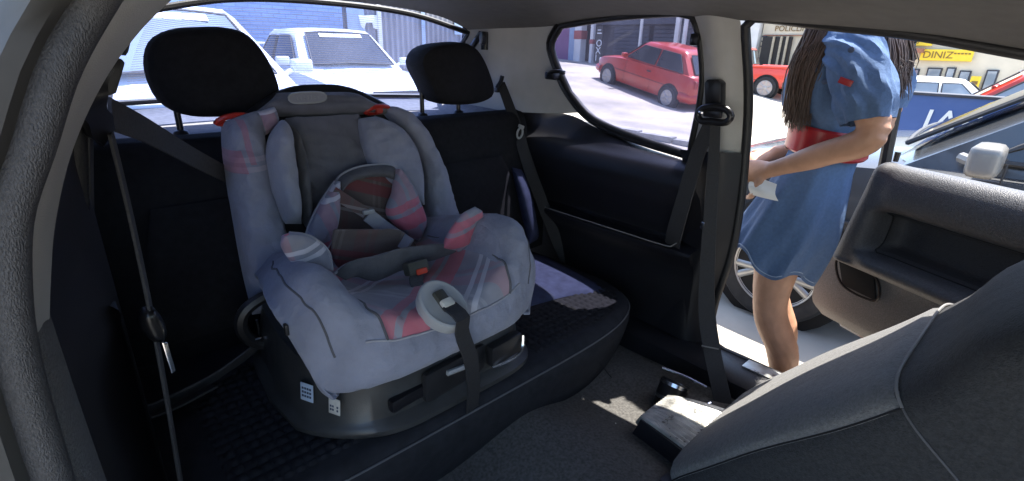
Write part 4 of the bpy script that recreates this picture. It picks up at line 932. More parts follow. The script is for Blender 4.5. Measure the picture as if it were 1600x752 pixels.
mb = MB(); strap(mb, catmull([oc + on_ * .012 - ov * .012, oc + on_ * .022 - ov * .05, at(722, 520, 'y', .675), at(735, 560, 'y', .675), at(740, 600, 'y', .69), at(738, 640, 'y', .72)], 24), (1, .1, 0), .034, .002); mb.build('adjuster_webbing', 'webbing', cs)
# ------------------------------------------------------------------ ground
def clamp(a, lo=0., hi=1.): return max(lo, min(hi, a))
def sm(a): a = clamp(a); return a * a * (3 - 2 * a)
def gz(x, y):
    fall = -.06 * max(0, min(x, 40) - 5) * sm((7.5 - y) / 5)
    yy = max(0, y - 6.7); ramp = .172 * min(yy, 2.9) + .055 * max(0, min(yy, 12) - 2.9)
    return fall + ramp * sm((x - 7) / 4)
def axis(): 
    a = [-400, -200, -100, -60, -40, -28]; v = -20
    while v < 32: a.append(v); v += .5
    return a + [34, 38, 44, 52, 70, 110, 200, 400]
AX = axis(); mb = MB()
mb.add([V((x, y, gz(x, y))) for y in AX for x in AX], grid_faces(len(AX), len(AX))); gr = mb.build('ground', 'concrete', None); gr['kind'] = 'structure'
kb = MB()
for i in range(16): rbox(kb, (7.2 + .02 * math.sin(i), 3.2 + i * .62, gz(7.2, 3.2 + i * .62) + .03), (.16, .60, .12), .015)
tag(kb.build('kerb', 'kerb', None), 'low pale concrete kerb line crossing the sunny yard', 'kerb')

# ------------------------------------------------------------------ cars
SPEC = dict(
 coupe=dict(st=[(-1.86, .66, .34, .72), (-1.82, .74, .27, .84), (-1.6, .79, .23, .88), (-1.0, .81, .2, .87), (-.3, .815, .19, .86), (.4, .81, .19, .85), (.85, .81, .19, .835), (1.3, .80, .2, .79), (1.65, .77, .22, .72), (1.82, .70, .26, .65), (1.90, .58, .33, .53)], gh=(.93, .15, -1.22, -1.74, .84, 1.34, .735, .565), axle=(1.2, -1.2), side=[(-.45, .40), (-1.45, -.52)], rw=.275),
 hatch=dict(st=[(-1.86, .66, .34, .74), (-1.82, .74, .27, .88), (-1.6, .79, .23, .94), (-1.0, .81, .2, .93), (-.3, .815, .19, .92), (.4, .81, .19, .905), (.85, .81, .19, .885), (1.3, .80, .2, .83), (1.65, .77, .22, .755), (1.82, .70, .26, .68), (1.90, .58, .33, .55)], gh=(.86, .22, -1.22, -1.74, .90, 1.385, .735, .565), axle=(1.2, -1.2), side=[(-.45, .40), (-1.45, -.52)], rw=.285),
 sedan=dict(st=[(-2.1, .66, .34, .78), (-2.05, .76, .27, .90), (-1.7, .81, .22, .95), (-1.0, .83, .2, .95), (-.3, .835, .19, .94), (.4, .83, .19, .92), (.85, .83, .19, .90), (1.4, .81, .2, .85), (1.85, .78, .22, .79), (2.02, .72, .26, .72), (2.10, .60, .33, .58)], gh=(.92, .25, -.95, -1.55, .92, 1.40, .74, .56), axle=(1.32, -1.32), side=[(-.38, .42), (-1.18, -.45)], rw=.295),
 pickup=dict(st=[(-2.1, .70, .42, .86), (-2.06, .77, .36, .92), (-1.5, .79, .32, .93), (-.7, .80, .30, .93), (0., .80, .28, .94), (.6, .80, .28, .94), (1.1, .80, .28, .92), (1.6, .79, .3, .88), (1.95, .76, .32, .84), (2.05, .68, .36, .70)], gh=(.95, .45, -.45, -.60, .94, 1.46, .74, .60), axle=(1.3, -1.3), side=[(-.30, .52)], rw=.33))
def ring(x, w, zl, zt):
    h = zt - zl
    half = [(0, zl), (w * .80, zl), (w * .94, zl + .05), (w * .985, zl + h * .25), (w, zl + h * .5), (w * .985, zl + h * .78), (w * .95, zt - .035), (w * .86, zt - .006), (w * .5, zt + .012), (0, zt + .018)]
    return [V((x, a, z)) for a, z in half] + [V((x, -a, z)) for a, z in half[-2:0:-1]]
def wheel(par, c, r, alloy, side, det=1):
    ax = V((0, side, 0)); w = .185; mb = MB()
    lathe(mb, [(r * .66, -w / 2), (r * .9, -w / 2), (r * .985, -w * .38), (r, -w * .2), (r, w * .2), (r * .985, w * .38), (r * .93, w * .48), (r * .80, w * .5), (r * .69, w * .46), (r * .66, w * .3)], c, ax, 40 if det > 1 else 24); wh = mb.build('wheel', 'tyre', par)
    mb = MB(); lathe(mb, [(r * .70, w * .44), (r * .66, w * .48), (r * .63, w * .42), (r * .61, w * .1), (r * .60, w * .02), (.0, w * .02)], c, ax, 40 if det > 1 else 24); rm = mb.build('rim', 'rim' if not alloy else 'arch_black', wh)
    mb = MB(); n = 5 if alloy else 6; s = V((1, 0, 0)); b = ax.cross(s)
    if alloy: lathe(mb, [(r * .705, w * .42), (r * .69, w * .50), (r * .645, w * .46), (r * .62, w * .2)], c, ax, 40)
    for k in range(n):
        for dlt in ((-.17, .17) if alloy else (0,)):
            a0 = 2 * math.pi * k / n + .3; d0 = s * math.cos(a0 + dlt * .5) + b * math.sin(a0 + dlt * .5); d1 = s * math.cos(a0 + dlt) + b * math.sin(a0 + dlt)
            tube(mb, [V(c) + ax * (w * .40) + d0 * r * .10, V(c) + ax * (w * .44) + d0 * r * .35, V(c) + ax * (w * .42) + d1 * r * .66], [.022 * r / .29, .019 * r / .29, .022 * r / .29], 8, up=ax, sq=.6)
    lathe(mb, [(r * .20, w * .2), (r * .20, w * .44), (r * .15, w * .49), (0, w * .5)], c, ax, 20); mb.build('spokes', 'rim', rm)
    return wh
def build_car(name, label, loc, head, kind, paint, pitch=0., group=None, glassm='dark_glass', alloy=False, det=1, sticker=False, steel=False):
    S = SPEC[kind]; t = thing(name, label, 'pickup' if kind == 'pickup' else 'car', loc, (0, -pitch, head), group, local=True)
    mb = MB(); st = S['st']; cs_ = [catmull([V((s[0], s[k], s[3])) for s in st], 40) for k in (1, 2)]
    rings = []
    for i in range(40): rings.append(ring(cs_[0][i].x, cs_[0][i].y, cs_[1][i].y, cs_[0][i].z))
    loft(mb, rings); body = mb.build('body', paint, t)
    x0, x1, x2, x3, zb, zr, wb, wr = S['gh']
    # greenhouse (pillars and roof) as one shell, panes set proud of it
    def gsec(t_, n=9):
        f = lambda a, b: a + (b - a) * t_
        xf, xr, z, w = f(x0, x1), f(x3, x2), f(zb - .03, zr), f(wb, wr)
        q = [(xf, -w * .82), (xf - .07, -w), ((xf + xr) / 2, -w * 1.02), (xr + .06, -w), (xr, -w * .84), (xr - .02, 0), (xr, w * .84), (xr + .06, w), ((xf + xr) / 2, w * 1.02), (xf - .07, w), (xf, w * .82), (xf + .04, 0)]
        return [V((a, b, z)) for a, b in q]
    mb = MB(); top = gsec(1.0); c = sum(top, V()) / 12
    loft(mb, [gsec(0), gsec(.35), gsec(.7), gsec(.93), [p * 1 + V((0, 0, .025)) + (c - p) * .07 for p in top], [c + (p - c) * .5 + V((0, 0, .05)) for p in top], [c + (p - c) * .05 + V((0, 0, .055)) for p in top]]); mb.build('roof', paint, t)
    def pane(nm, A, B, Cc, D, off, bulge=0., mat=glassm):
        mb = MB(); off = V(off); n = 8; vs = []
        for i in range(n):
            for j in range(n):
                u, v = j / (n - 1), i / (n - 1)
                vs.append(V(A).lerp(V(B), u).lerp(V(D).lerp(V(Cc), u), v) + off + off.normalized() * (bulge * (1 - (2 * u - 1) ** 2)))
        mb.add(vs, grid_faces(n, n)); b = len(mb.v); 
        ob = mb.build(nm, mat, t); n_ = n
        rim_ = [vs[j] for j in range(n_)] + [vs[i * n_ + n_ - 1] for i in range(1, n_)] + [vs[(n_ - 1) * n_ + j] for j in range(n_ - 2, -1, -1)] + [vs[i * n_] for i in range(n_ - 2, 0, -1)]
        m2 = MB(); tube(m2, rim_, .011, 6, closed=True, up=off); m2.build('glass_seal', 'bumper', ob)
        return ob
    def gp(tx, tz, sy):   # point on flank
        f = lambda a, b: a + (b - a) * tz
        return V((tx, sy * f(wb, wr) * 1.02, f(zb - .03, zr)))
    ws = pane('windscreen', (x0 + (x1 - x0) * .1, -wb * .80, zb + .03), (x0 + (x1 - x0) * .1, wb * .80, zb + .03), (x0 + (x1 - x0) * .9, wr * .84, zr - .045), (x0 + (x1 - x0) * .9, -wr * .84, zr - .045), (.03, 0, .02), .035)
    pane('rear_screen', (x3 + (x2 - x3) * .15, -wb * .78, zb + .05), (x3 + (x2 - x3) * .15, wb * .78, zb + .05), (x3 + (x2 - x3) * .85, wr * .8, zr - .06), (x3 + (x2 - x3) * .85, -wr * .8, zr - .06), (-.03, 0, .012), .02)
    for sy in (1, -1):
        for k, (xa, xb) in enumerate(S['side']):
            # lower corners at xa..xb, upper ones pulled in by the rake of the pillars
            fr = lambda x, tz: x if not ((k == 0 and x == xb) or (k == len(S['side']) - 1 and x == xa)) else (x - (x0 - x1) * tz * .62 if x == xb else x + (x2 - x3) * tz * .62)
            ex = .22 if k == 0 else 0
            xb2 = xb + ex
            lo, hi = .12, .86
            P = lambda x, tz: gp(x, tz, sy)
            up_b = xb + (0 if k else .22 - (x0 - x1) * .74); up_a = xa if not (k == len(S['side']) - 1) else xa + (x2 - x3) * .62
            pane('side_window', P(xa, lo), P(xb2, lo), P(up_b, hi), P(up_a, hi), (0, sy * .012, .004), .006)
        mb = MB(); mp = V((x0 - (.28 if det < 2 else .33), sy * (wb + .16), zb + (.09 if det < 2 else .06))); rbox(mb, mp, (.09, .17, .11), .03, seg=3); tube(mb, [mp + V((.01, -sy * .07, -.03)), V((x0 - .25, sy * (wb + .02), zb + .04))], .02, 8); mb.build('door_mirror', paint if paint != 'silver_paint' else 'mirror_cream', t)
        for q, x in enumerate(S['axle']):
            r = S['rw']; wy = sy * (S['st'][5][1] - .085); c_ = V((x, wy, r))
            mb = MB(); lathe(mb, [(0, 0), (r + .055, 0), (r + .055, .11), (r + .045, .112), (0, .10)], V((x, sy * (S['st'][5][1] - .112), r + .01)), (0, sy, 0), 32); mb.build('wheel_arch', 'arch_black', t)
            wheel(t, c_ + V((0, sy * .035, 0)), r, alloy, sy, det)
        # lamps
        fx = S['st'][-1][0]; rx = S['st'][0][0]; hz = S['st'][-2][3] - .07
        mb = MB(); rbox(mb, (fx - .075, sy * .52, hz), (.10, .26, .12), .03, Matrix.Rotation(-sy * .35, 3, 'Z'), 3); mb.build('headlight', 'lamp_clear', t)
        mb = MB(); rbox(mb, (rx + .03, sy * .62, S['st'][1][3] - .14), (.08, .17, .20), .025, Matrix.Rotation(sy * .2, 3, 'Z'), 3); mb.build('tail_light', 'lamp_red', t)
        mb = MB(); w_ = S['st'][5][1]
        for xs in ([.55, -.47] if kind != 'pickup' else [.62, -.38]): tube(mb, [V((xs, sy * (w_ * .99), .3)), V((xs, sy * (w_ * 1.004), .55)), V((xs, sy * (w_ * .965), .88))], .004, 5)
        tube(mb, [V((x * .1, sy * w_ * 1.006, .56 + .0 * x)) for x in range(-14, 12)], .007, 5); mb.build('door_seam', 'bumper', t)
        mb = MB(); rbox(mb, (-.36, sy * (w_ * .995), .76), (.14, .03, .03), .01); mb.build('door_handle', 'bumper', t)
    for x, nm, d in ((S['st'][-1][0] - .03, 'front_bumper', 1), (S['st'][0][0] + .02, 'rear_bumper', -1)):
        mb = MB(); P = catmull([V((x - d * .30, -.79, .42)), V((x - d * .06, -.70, .42)), V((x + d * .02, -.35, .42)), V((x + d * .03, 0, .42)), V((x + d * .02, .35, .42)), V((x - d * .06, .70, .42)), V((x - d * .30, .79, .42))], 26); tube(mb, P, .075, 10, sq=1.3); mb.build(nm, paint if det < 3 and not steel else 'bumper', t)
    mb = MB(); rbox(mb, (S['st'][-1][0] - .035, 0, hz), (.06, .62, .10), .02); g = mb.build('grille', 'bumper', t)
    mb = MB(); rbox(mb, (S['st'][-1][0] + .082, 0, .42), (.012, .38, .11), .004); mb.build('number_plate', 'plate_white', t)
    mb = MB(); rbox(mb, (S['st'][0][0] - .062, 0, .43 if kind == 'pickup' else .62), (.012, .38, .11), .004); mb.build('number_plate', 'plate_white', t)
    if kind == 'pickup':
        mb = MB(); rbox(mb, (-1.35, 0, .93), (1.36, 1.40, .05), .01); mb.build('load_bed', 'arch_black', t)
        for sy in (1, -1):
            mb = MB(); tube(mb, [V((-.66, sy * .74, .955)), V((-2.05, sy * .74, .945))], .035, 8); mb.build('bed_rail', paint, t)
    if sticker:
        mb = MB(); a = V((x0 + (x1 - x0) * .78, 0, zb + (zr - zb) * .78)) + V((.052, 0, .05))
        rbox(mb, a + V((-.01, 0, 0)), (.012, .62, .07), .004, Matrix.Rotation(-.85, 3, 'Y')); mb.build('windscreen_strip', 'lettering', t)
        mb = MB(); tube(mb, [V((x0 + .0, -.45, zb + .055)), V((x0 - .06, .12, zb + .10))], .010, 6); mb.build('windscreen_wiper', 'bumper', t)
    return t
build_car('parked_car', 'red three-door hatchback parked on the slope beyond quarter window', (12.30, 7.80, .125), math.radians(78), 'hatch', 'red_paint', math.radians(9.6)).scale = (.94, .94, .94)
build_car('parked_car', 'white car right behind, mostly hidden by the near headrest', (.80, 5.05, 0.03), math.radians(-87), 'sedan', 'white_paint', glassm='pale_glass', sticker=True)
build_car('parked_car', 'white car with dark windscreen between the two rear headrests', (3.55, 7.95, -.02), math.radians(-93), 'sedan', 'white_paint', sticker=True)
build_car('parked_car', 'grey car close beside the open door, pale mirror and alloy wheel', (3.27, -.42, 0), math.radians(90), 'coupe', 'silver_paint', glassm='dark_glass', alloy=True, det=2)
build_car('pickup_truck', 'old red pickup truck seen left of the blue dress', (17.6, 8.25, gz(17.5, 8) - .3), math.radians(96), 'pickup', 'pickup_red', steel=True)
build_car('parked_car', 'red car with sloping windscreen behind the blue wall', (9.75, .35, gz(9.5, .4)), math.radians(88), 'hatch', 'red_paint', glassm='pale_glass')
build_car('parked_car', 'small white car far off below the yellow sign', (15.5, 3.0, gz(15.5, 3.0)), math.radians(120), 'sedan', 'white_paint', glassm='pale_glass')

# ------------------------------------------------------------------ low blue wall with letters
bw = thing('painted_wall', 'low blue painted wall with big white letters', 'wall', (5.05, 0, 0))
mb = MB(); rbox(mb, (5.08, -.6, .42), (.14, 4.2, 1.1), .012); mb.build('wall', 'blue_wall', bw)
mb = MB(); rbox(mb, (5.08, -.6, .972), (.17, 4.24, .02), .006); mb.build('coping', 'shop_dark', bw)
text_mesh('JAR', .24, 'lettering', 'lettering', bw, (5.004, .82, .70), (0, -1, .02), (0, -.10, 1), .003)

# ------------------------------------------------------------------ buildings
def block(par, nm, mat, x0, x1, y0, y1, z0, z1, bev=.01):
    mb = MB(); rbox(mb, ((x0 + x1) / 2, (y0 + y1) / 2, (z0 + z1) / 2), (x1 - x0, y1 - y0, z1 - z0), bev, seg=1); return mb.build(nm, mat, par)
# blue block wall and grey shed behind the white cars
w1 = thing('block_wall', 'blue painted block wall behind the white cars', 'wall', (0, 11.5, 0))
block(w1, 'wall', 'wall_blue', -7, 5.25, 11.0, 11.3, -.3, 3.6)
block(w1, 'white_pipe', 'lettering', -7, 5.2, 10.97, 10.995, 1.17, 1.21)
w2 = thing('shed_building', 'grey corrugated shed with white posters beyond the rear window', 'building', (9, 11.5, 0))
block(w2, 'wall', 'wall_grey', 5.3, 9.6, 11.1, 14.5, -.3, 4.2)
mb = MB(); n = 60; vs = []
for i in range(n * 2 + 1):
    x = 5.35 + 4.2 * i / (n * 2); y = 11.06 + (.02 if i % 4 < 2 else -.012); vs += [V((x, y, .7)), V((x, y, 3.9))]
mb.add(vs, [(2 * i, 2 * i + 1, 2 * i + 3, 2 * i + 2) for i in range(n * 2)]); mb.build('shutter', 'wall_grey', w2, smooth=False)
for x0_, x1_, z0_, z1_ in ((5.35, 5.75, 1.35, 2.6), (8.15, 8.4, 1.5, 2.1), (7.2, 7.3, 1.2, 2.3)): block(w2, 'poster', 'pale_blue', x0_, x1_, 11.01, 11.03, z0_, z1_, .003)
mb = MB(); p0 = lambda px, py: at(px, py, 'y', 11.0)
prism(mb, [p0(*q) for q in ((560, 24), (590, 24), (591, 46), (584, 44), (582, 36), (572, 36), (569, 46), (564, 40))], (0, .02, 0), .003); mb.build('poster', 'lettering', w2)
block(w2, 'downpipe', 'wall_white', 6.05, 6.15, 10.98, 11.05, 0, 4)
# shop on the rise beyond the quarter window
sh = thing('shop_building', 'dark shop front with white and red columns beyond quarter window', 'building', (17.5, 12, .6))
block(sh, 'rear_wall', 'shop_dark', 17.9, 18.3, 9.2, 19, .0, 4.6)
block(sh, 'side_wall', 'purple_wall', 17.2, 18.0, 15.15, 19, .3, 4.6)
block(sh, 'fascia', 'shop_shutter', 17.35, 17.9, 9.2, 15.2, 2.15, 4.6)
for y0_, y1_ in ((9.3, 9.7), (9.75, 11.5), (11.7, 13.3)):
    d = block(sh, 'roller_shutter', 'shop_shutter', 17.6, 17.66, y0_, y1_, .0, 2.2)
    for k in range(14): block(d, 'slat', 'shop_shutter', 17.575, 17.605, y0_ + .02, y1_ - .02, .18 + k * .14, .30 + k * .14, .01)
def column(y, w, bands):
    c_ = block(sh, 'column', 'wall_white', 17.05, 17.05 + w, y - w / 2, y + w / 2, .2, 4.6, .02)
    for z0_, z1_ in bands: block(c_, 'painted_band', 'wall_red', 17.03, 17.07 + w, y - w / 2 - .02, y + w / 2 + .02, z0_, z1_, .02)
column(14.70, .36, [(1.62, 1.95)]); column(13.98, .16, [(1.45, 1.62)]); column(11.72, .10, []); column(10.25, .16, []); column(9.95, .12, [])
pb = block(sh, 'pier', 'pale_blue', 17.15, 17.3, 14.95, 15.25, .3, 4.4)
sg = thing('vertical_sign', 'black vertical banner with white letters beside the shop column', 'sign', (17.0, 13.6, .7))
block(sg, 'board', 'sign_black', 16.98, 17.02, 13.38, 13.68, .72, 2.1, .004)
for k, ch in enumerate('OXI'): text_mesh(ch, .36, 'lettering', 'letter', sg, (16.97, 13.66, 1.36 - k * .27), (0, -1, 0), (0, 0, 1), .003)
block(sg, 'script_line', 'lettering', 16.965, 16.98, 13.42, 13.64, 1.82, 1.86, .002); block(sg, 'script_line', 'lettering', 16.965, 16.98, 13.46, 13.62, 1.94, 1.97, .002)
# cream building beyond the red pickup
cb = thing('cream_building', 'cream two-storey building with dark framed opening behind red pickup', 'building', (26.5, 10, -.5))
block(cb, 'wall', 'wall_cream', 26.4, 30, 6.5, 11.3, -1.2, 5.0); block(cb, 'wall', 'wall_white', 26.1, 30, 11.35, 16, -1.2, 5.0)
block(cb, 'blue_dado', 'pale_blue', 26.02, 26.08, 11.36, 16, -1, 1.2)
block(cb, 'dark_opening', 'sign_black', 26.2, 26.36, 9.85, 11.15, .75, 2.0); block(cb, 'low_rail', 'wood_pale', 26.1, 26.2, 9.85, 11.2, -.3, .74)
for y_ in (10.02, 10.28, 10.62): block(cb, 'opening_post', 'wood_pale', 26.12, 26.19, y_ - .05, y_ + .05, -.3, 2.02)
block(cb, 'sign_band', 'roof_tile', 26.3, 26.38, 6.6, 11.2, 2.05, 2.09); block(cb, 'ledge', 'wall_white', 26.25, 26.39, 6.5, 11.25, 2.75, 2.85)
text_mesh('POLICLINICA', .34, 'sign_ink', 'lettering', cb, (26.36, 10.75, 2.25), (0, -1, 0), (0, 0, 1), .004)
for k in range(3): block(cb, 'louvre', 'shop_shutter', 26.3, 26.38, 11.02 - .0, 11.25, 1.55 + k * .22, 1.62 + k * .22)
# shops with yellow signs
yb = thing('corner_shops', 'pale shop row with two yellow signs at far right', 'building', (23, 3, -1))
block(yb, 'wall', 'wall_cream', 22.4, 26, 1.6, 6.2, -1.6, 4.2); block(yb, 'wall', 'wall_white', 23.2, 26, -4.5, 1.55, -1.6, 3.2)
block(yb, 'blue_fascia', 'pale_blue', 22.9, 23.15, -4.5, 1.3, 1.18, 1.36)
for y0_, y1_, z0_, z1_ in ((2.75, 3.05, -.2, .9), (3.15, 3.4, .45, .98), (3.5, 3.9, -.2, .95), (4.1, 4.5, -.3, .9), (2.1, 2.4, -.4, .95)):
    f_ = block(yb, 'window', 'shop_dark', 22.32, 22.39, y0_, y1_, z0_, z1_); block(f_, 'pane', 'pale_glass', 22.30, 22.32, y0_ + .04, y1_ - .04, z0_ + .04, z1_ - .04, .002)
ys = thing('yellow_sign', 'yellow shop sign reading DINIZ', 'sign', (22.3, 3.5, 1.2), group='yellow signs')
pA, pB = at(1438, 88, 'x', 22.25), at(1518, 95, 'x', 22.25)
block(ys, 'board', 'sign_yellow', 22.22, 22.30, pB.y, pA.y, 1.17, 1.52, .01)
text_mesh('DINIZ', .30, 'sign_ink', 'lettering', ys, (22.21, pA.y - .06, 1.25), (0, -1, 0), (0, 0, 1), .004)
for k in range(5): block(ys, 'fine_print', 'sign_ink', 22.205, 22.22, pB.y + .06 + k * .09, pB.y + .12 + k * .09, 1.38, 1.42, .002)
y2 = thing('yellow_sign', 'smaller yellow sign higher up beside the hair of person', 'sign', (22.3, 4.6, 1.8), group='yellow signs')
block(y2, 'board', 'sign_yellow', 22.20, 22.28, 3.95, 4.75, 1.62, 1.92, .01); text_mesh('757', .28, 'sign_ink', 'lettering', y2, (22.19, 4.66, 1.68), (0, -1, 0), (0, 0, 1), .004)
block(yb, 'awning', 'roof_tile', 21.9, 22.38, 4.1, 5.4, 1.40, 1.54)
ys3 = thing('yellow_sign', 'narrow yellow sign standing low beside shop windows', 'sign', (22.2, 2.3, .4), group='yellow signs')
block(ys3, 'board', 'sign_yellow', 22.14, 22.2, 2.45, 2.7, .2, .75, .01); block(ys3, 'print', 'sign_ink', 22.12, 22.14, 2.5, 2.65, .5, .6, .002)
# scooter far off
mo = thing('motorcycle', 'black motorcycle parked far off beyond blue wall', 'motorcycle', (12.6, 2.55, gz(12.6, 2.55)), (0, 0, math.radians(60)), local=True)
for x in (-.6, .6):
    mb = MB(); pts = [V((x + .27 * math.cos(a), 0, .30 + .27 * math.sin(a))) for a in [2 * math.pi * k / 24 for k in range(24)]]; tube(mb, pts, .045, 8, closed=True, up=(0, 1, 0))
    for k in range(8): a = math.pi * k / 4; tube(mb, [V((x, 0, .3)), V((x + .25 * math.cos(a), 0, .3 + .25 * math.sin(a)))], .008, 5)
    mb.build('wheel', 'tyre', mo)
mb = MB(); puff(mb, [(-.55, -.14, .72), (-.1, -.15, .74), (.25, -.14, .86)], [(-.55, .14, .72), (-.1, .15, .74), (.25, .14, .86)], (0, 0, 1), .14, .12, 16, 10); mb.build('tank_and_seat', 'sign_black', mo)
mb = MB(); rbox(mb, (.0, 0, .45), (.5, .24, .36), .06); tube(mb, [V((.6, 0, .3)), V((.38, 0, .95)), V((.32, 0, 1.05))], .035, 8); tube(mb, [V((.30, -.34, 1.08)), V((.34, 0, 1.05)), V((.30, .34, 1.08))], .018, 8); tube(mb, [V((-.6, .1, .3)), V((-.2, .14, .45))], .03, 8); mb.build('frame_and_engine', 'bumper', mo)
mb = MB(); lathe(mb, [(0, 0), (.07, .02), (.095, .08), (.09, .10), (0, .11)], (.42, 0, .92), (1, 0, 0), 16); mb.build('headlight', 'lamp_clear', mo)
# ------------------------------------------------------------------ people
def ell(c, rx, ry, n=28, rot=0.): return [V((c[0] + rx * math.cos(a) , c[1] + ry * math.sin(a), c[2])) for a in [2 * math.pi * k / n for k in range(n)]]
def limb(mb, pts, rad, n=26, seg=14): 
    P = catmull(pts, n); R = [v.x for v in catmull([V((r, i, 0)) for i, r in enumerate(rad)], n)]
    # radii follow the control points by arc length order
    Rs = []
    Lc = [0]
    for a, b in zip(pts, pts[1:]): Lc.append(Lc[-1] + (V(b) - V(a)).length)
    for i in range(n):
        d = Lc[-1] * i / (n - 1); j = 0
        while j < len(Lc) - 2 and Lc[j + 1] < d: j += 1
        t = (d - Lc[j]) / max(1e-6, Lc[j + 1] - Lc[j]); t = t * t * (3 - 2 * t); Rs.append(rad[j] * (1 - t) + rad[j + 1] * t)
    tube(mb, P, Rs, seg, up=(.31, .17, .93)); 
    for e, r in ((P[0], Rs[0]), (P[-1], Rs[-1])): ball(mb, e, (r, r, r))
def ball(mb, c, r, n=12):
    rings = [[V((c[0] + r[0] * math.sin(t) * math.cos(a), c[1] + r[1] * math.sin(t) * math.sin(a), c[2] - r[2] * math.cos(t))) for a in [2 * math.pi * k / (2 * n) for k in range(2 * n)]] for t in [max(.02, min(math.pi - .02, math.pi * i / n)) for i in range(n + 1)]]
    loft(mb, rings)
def hand(mb, wrist, d, palm_n, side, curl=.9, s=1.0):
    """palm with four fingers and a thumb; d points to the knuckles, palm_n out of the palm"""
    d = V(d).normalized(); pn = V(palm_n); pn = (pn - d * pn.dot(d)).normalized(); lat = d.cross(pn) * side
    wrist = V(wrist)
    rings = []
    for t, w, h in ((0, .024, .019), (.02, .029, .018), (.045, .036, .015), (.07, .039, .014), (.085, .038, .012)):
        c = wrist + d * t * s; rings.append([c + lat * (math.cos(a) * w * s) + pn * (math.sin(a) * h * s) for a in [2 * math.pi * k / 14 for k in range(14)]])
    loft(mb, rings)
    for k, (off, ln) in enumerate(((-.029, .066), (-.010, .076), (.010, .071), (.028, .056))):
        p = wrist + d * .080 * s + lat * off * s; dirv = d.copy(); pts = [p - d * .012, p]; rad = [.0085 * s, .009 * s]
        for j, f in enumerate((.45, .32, .25)):
            ang = curl * (.55 + .25 * j) * (1 + .08 * k); dirv = (dirv * math.cos(ang) + pn * math.sin(ang)).normalized()
            pn2 = pn; p = p + dirv * ln * f * s; pts.append(p); rad.append((.0085, .008, .0065)[j] * s)
        tube(mb, catmull(pts, 14), [rad[min(len(rad) - 1, int(i * len(rad) / 14))] for i in range(14)], 8, up=lat); ball(mb, pts[-1], (.0065 * s,) * 3, 6)
    b = wrist + d * .022 * s - lat * .030 * s
    pts = [b, b + (d * .5 - lat * .7 + pn * .35) * .03 * s, b + (d * .85 - lat * .75 + pn * .75) * .048 * s, b + (d * 1.1 - lat * .5 + pn * 1.0) * .062 * s]
    tube(mb, catmull(pts, 12), [.0125 * s] * 4 + [.0105 * s] * 5 + [.008 * s] * 3, 8, up=lat); ball(mb, pts[-1], (.008 * s,) * 3, 6)
def remesh(o, vox):
    m = o.modifiers.new('skin', 'REMESH'); m.mode = 'VOXEL'; m.voxel_size = vox; m.use_smooth_shade = True
    s_ = o.modifiers.new('soft', 'SMOOTH'); s_.factor = .5; s_.iterations = 4
wo = thing('person', 'person in blue denim dress and wide red belt walking past open door', 'person', (1.66, .47, 0))
mb = MB()
limb(mb, [(1.63, .487, .86), (1.612, .512, .64), (1.595, .50, .46), (1.60, .44, .34), (1.60, .415, .22), (1.60, .395, .085)], [.068, .066, .050, .048, .036, .029], 34)
limb(mb, [(1.69, .487, .86), (1.73, .535, .64), (1.745, .55, .46), (1.755, .50, .34), (1.76, .475, .22), (1.765, .455, .085)], [.068, .066, .050, .048, .036, .029], 34)
for fx, fy in ((1.60, .395), (1.765, .455)):
    limb(mb, [(fx, fy - .03, .045), (fx, fy + .05, .045), (fx - .005, fy + .13, .032), (fx - .005, fy + .185, .025)], [.036, .038, .036, .022], 14)
rings = [ell((1.66, .49, .80), .105, .08), ell((1.66, .482, .90), .108, .08), ell((1.66, .470, 1.0), .098, .07), ell((1.66, .482, 1.12), .12, .085), ell((1.66, .48, 1.22), .15, .09), ell((1.66, .478, 1.29), .14, .07), ell((1.66, .475, 1.33), .07, .055)]
loft(mb, rings); limb(mb, [(1.66, .475, 1.30), (1.66, .485, 1.36), (1.66, .49, 1.42)], [.055, .048, .05], 12)
# head with brow, nose, lips, chin and ears, turned a little down
hc = V((1.66, .505, 1.495)); ball(mb, hc, (.075, .095, .112), 16); ball(mb, hc + V((0, .045, -.055)), (.052, .05, .055), 10)
limb(mb, [hc + V((0, .088, .01)), hc + V((0, .108, -.022)), hc + V((0, .095, -.032))], [.008, .013, .009], 8, 8)
ball(mb, hc + V((0, .088, -.062)), (.023, .012, .009), 8); ball(mb, hc + V((0, .085, -.098)), (.02, .016, .014), 8)
for s in (1, -1): ball(mb, hc + V((s * .076, -.005, -.01)), (.009, .018, .030), 8)
# arms: the near one bends at the elbow, both hands meet in front
limb(mb, [(1.515, .42, 1.25), (1.485, .365, 1.14), (1.465, .325, 1.045), (1.465, .42, .985), (1.475, .535, .925)], [.048, .041, .036, .032, .0225], 34)
limb(mb, [(1.80, .44, 1.25), (1.85, .41, 1.14), (1.85, .40, 1.03), (1.76, .50, .97), (1.66, .60, .935)], [.052, .045, .04, .037, .026], 34)
hand(mb, (1.476, .54, .922), (.10, 1, -.25), (.75, .05, -.45), -1, .75, .95)
hand(mb, (1.655, .605, .933), (-.75, .55, -.2), (.2, .2, -1), 1, .6, .95)
body = mb.build('body', 'skin', wo); remesh(body, .0055)
for s in (1, -1):
    mb = MB(); ball(mb, hc + V((s * .030, .083, .008)), (.013, .010, .009), 8); mb.build('eye', 'lettering', wo)
    mb = MB(); ball(mb, hc + V((s * .030, .0905, .008)), (.006, .004, .006), 6); mb.build('iris', 'hair', wo)
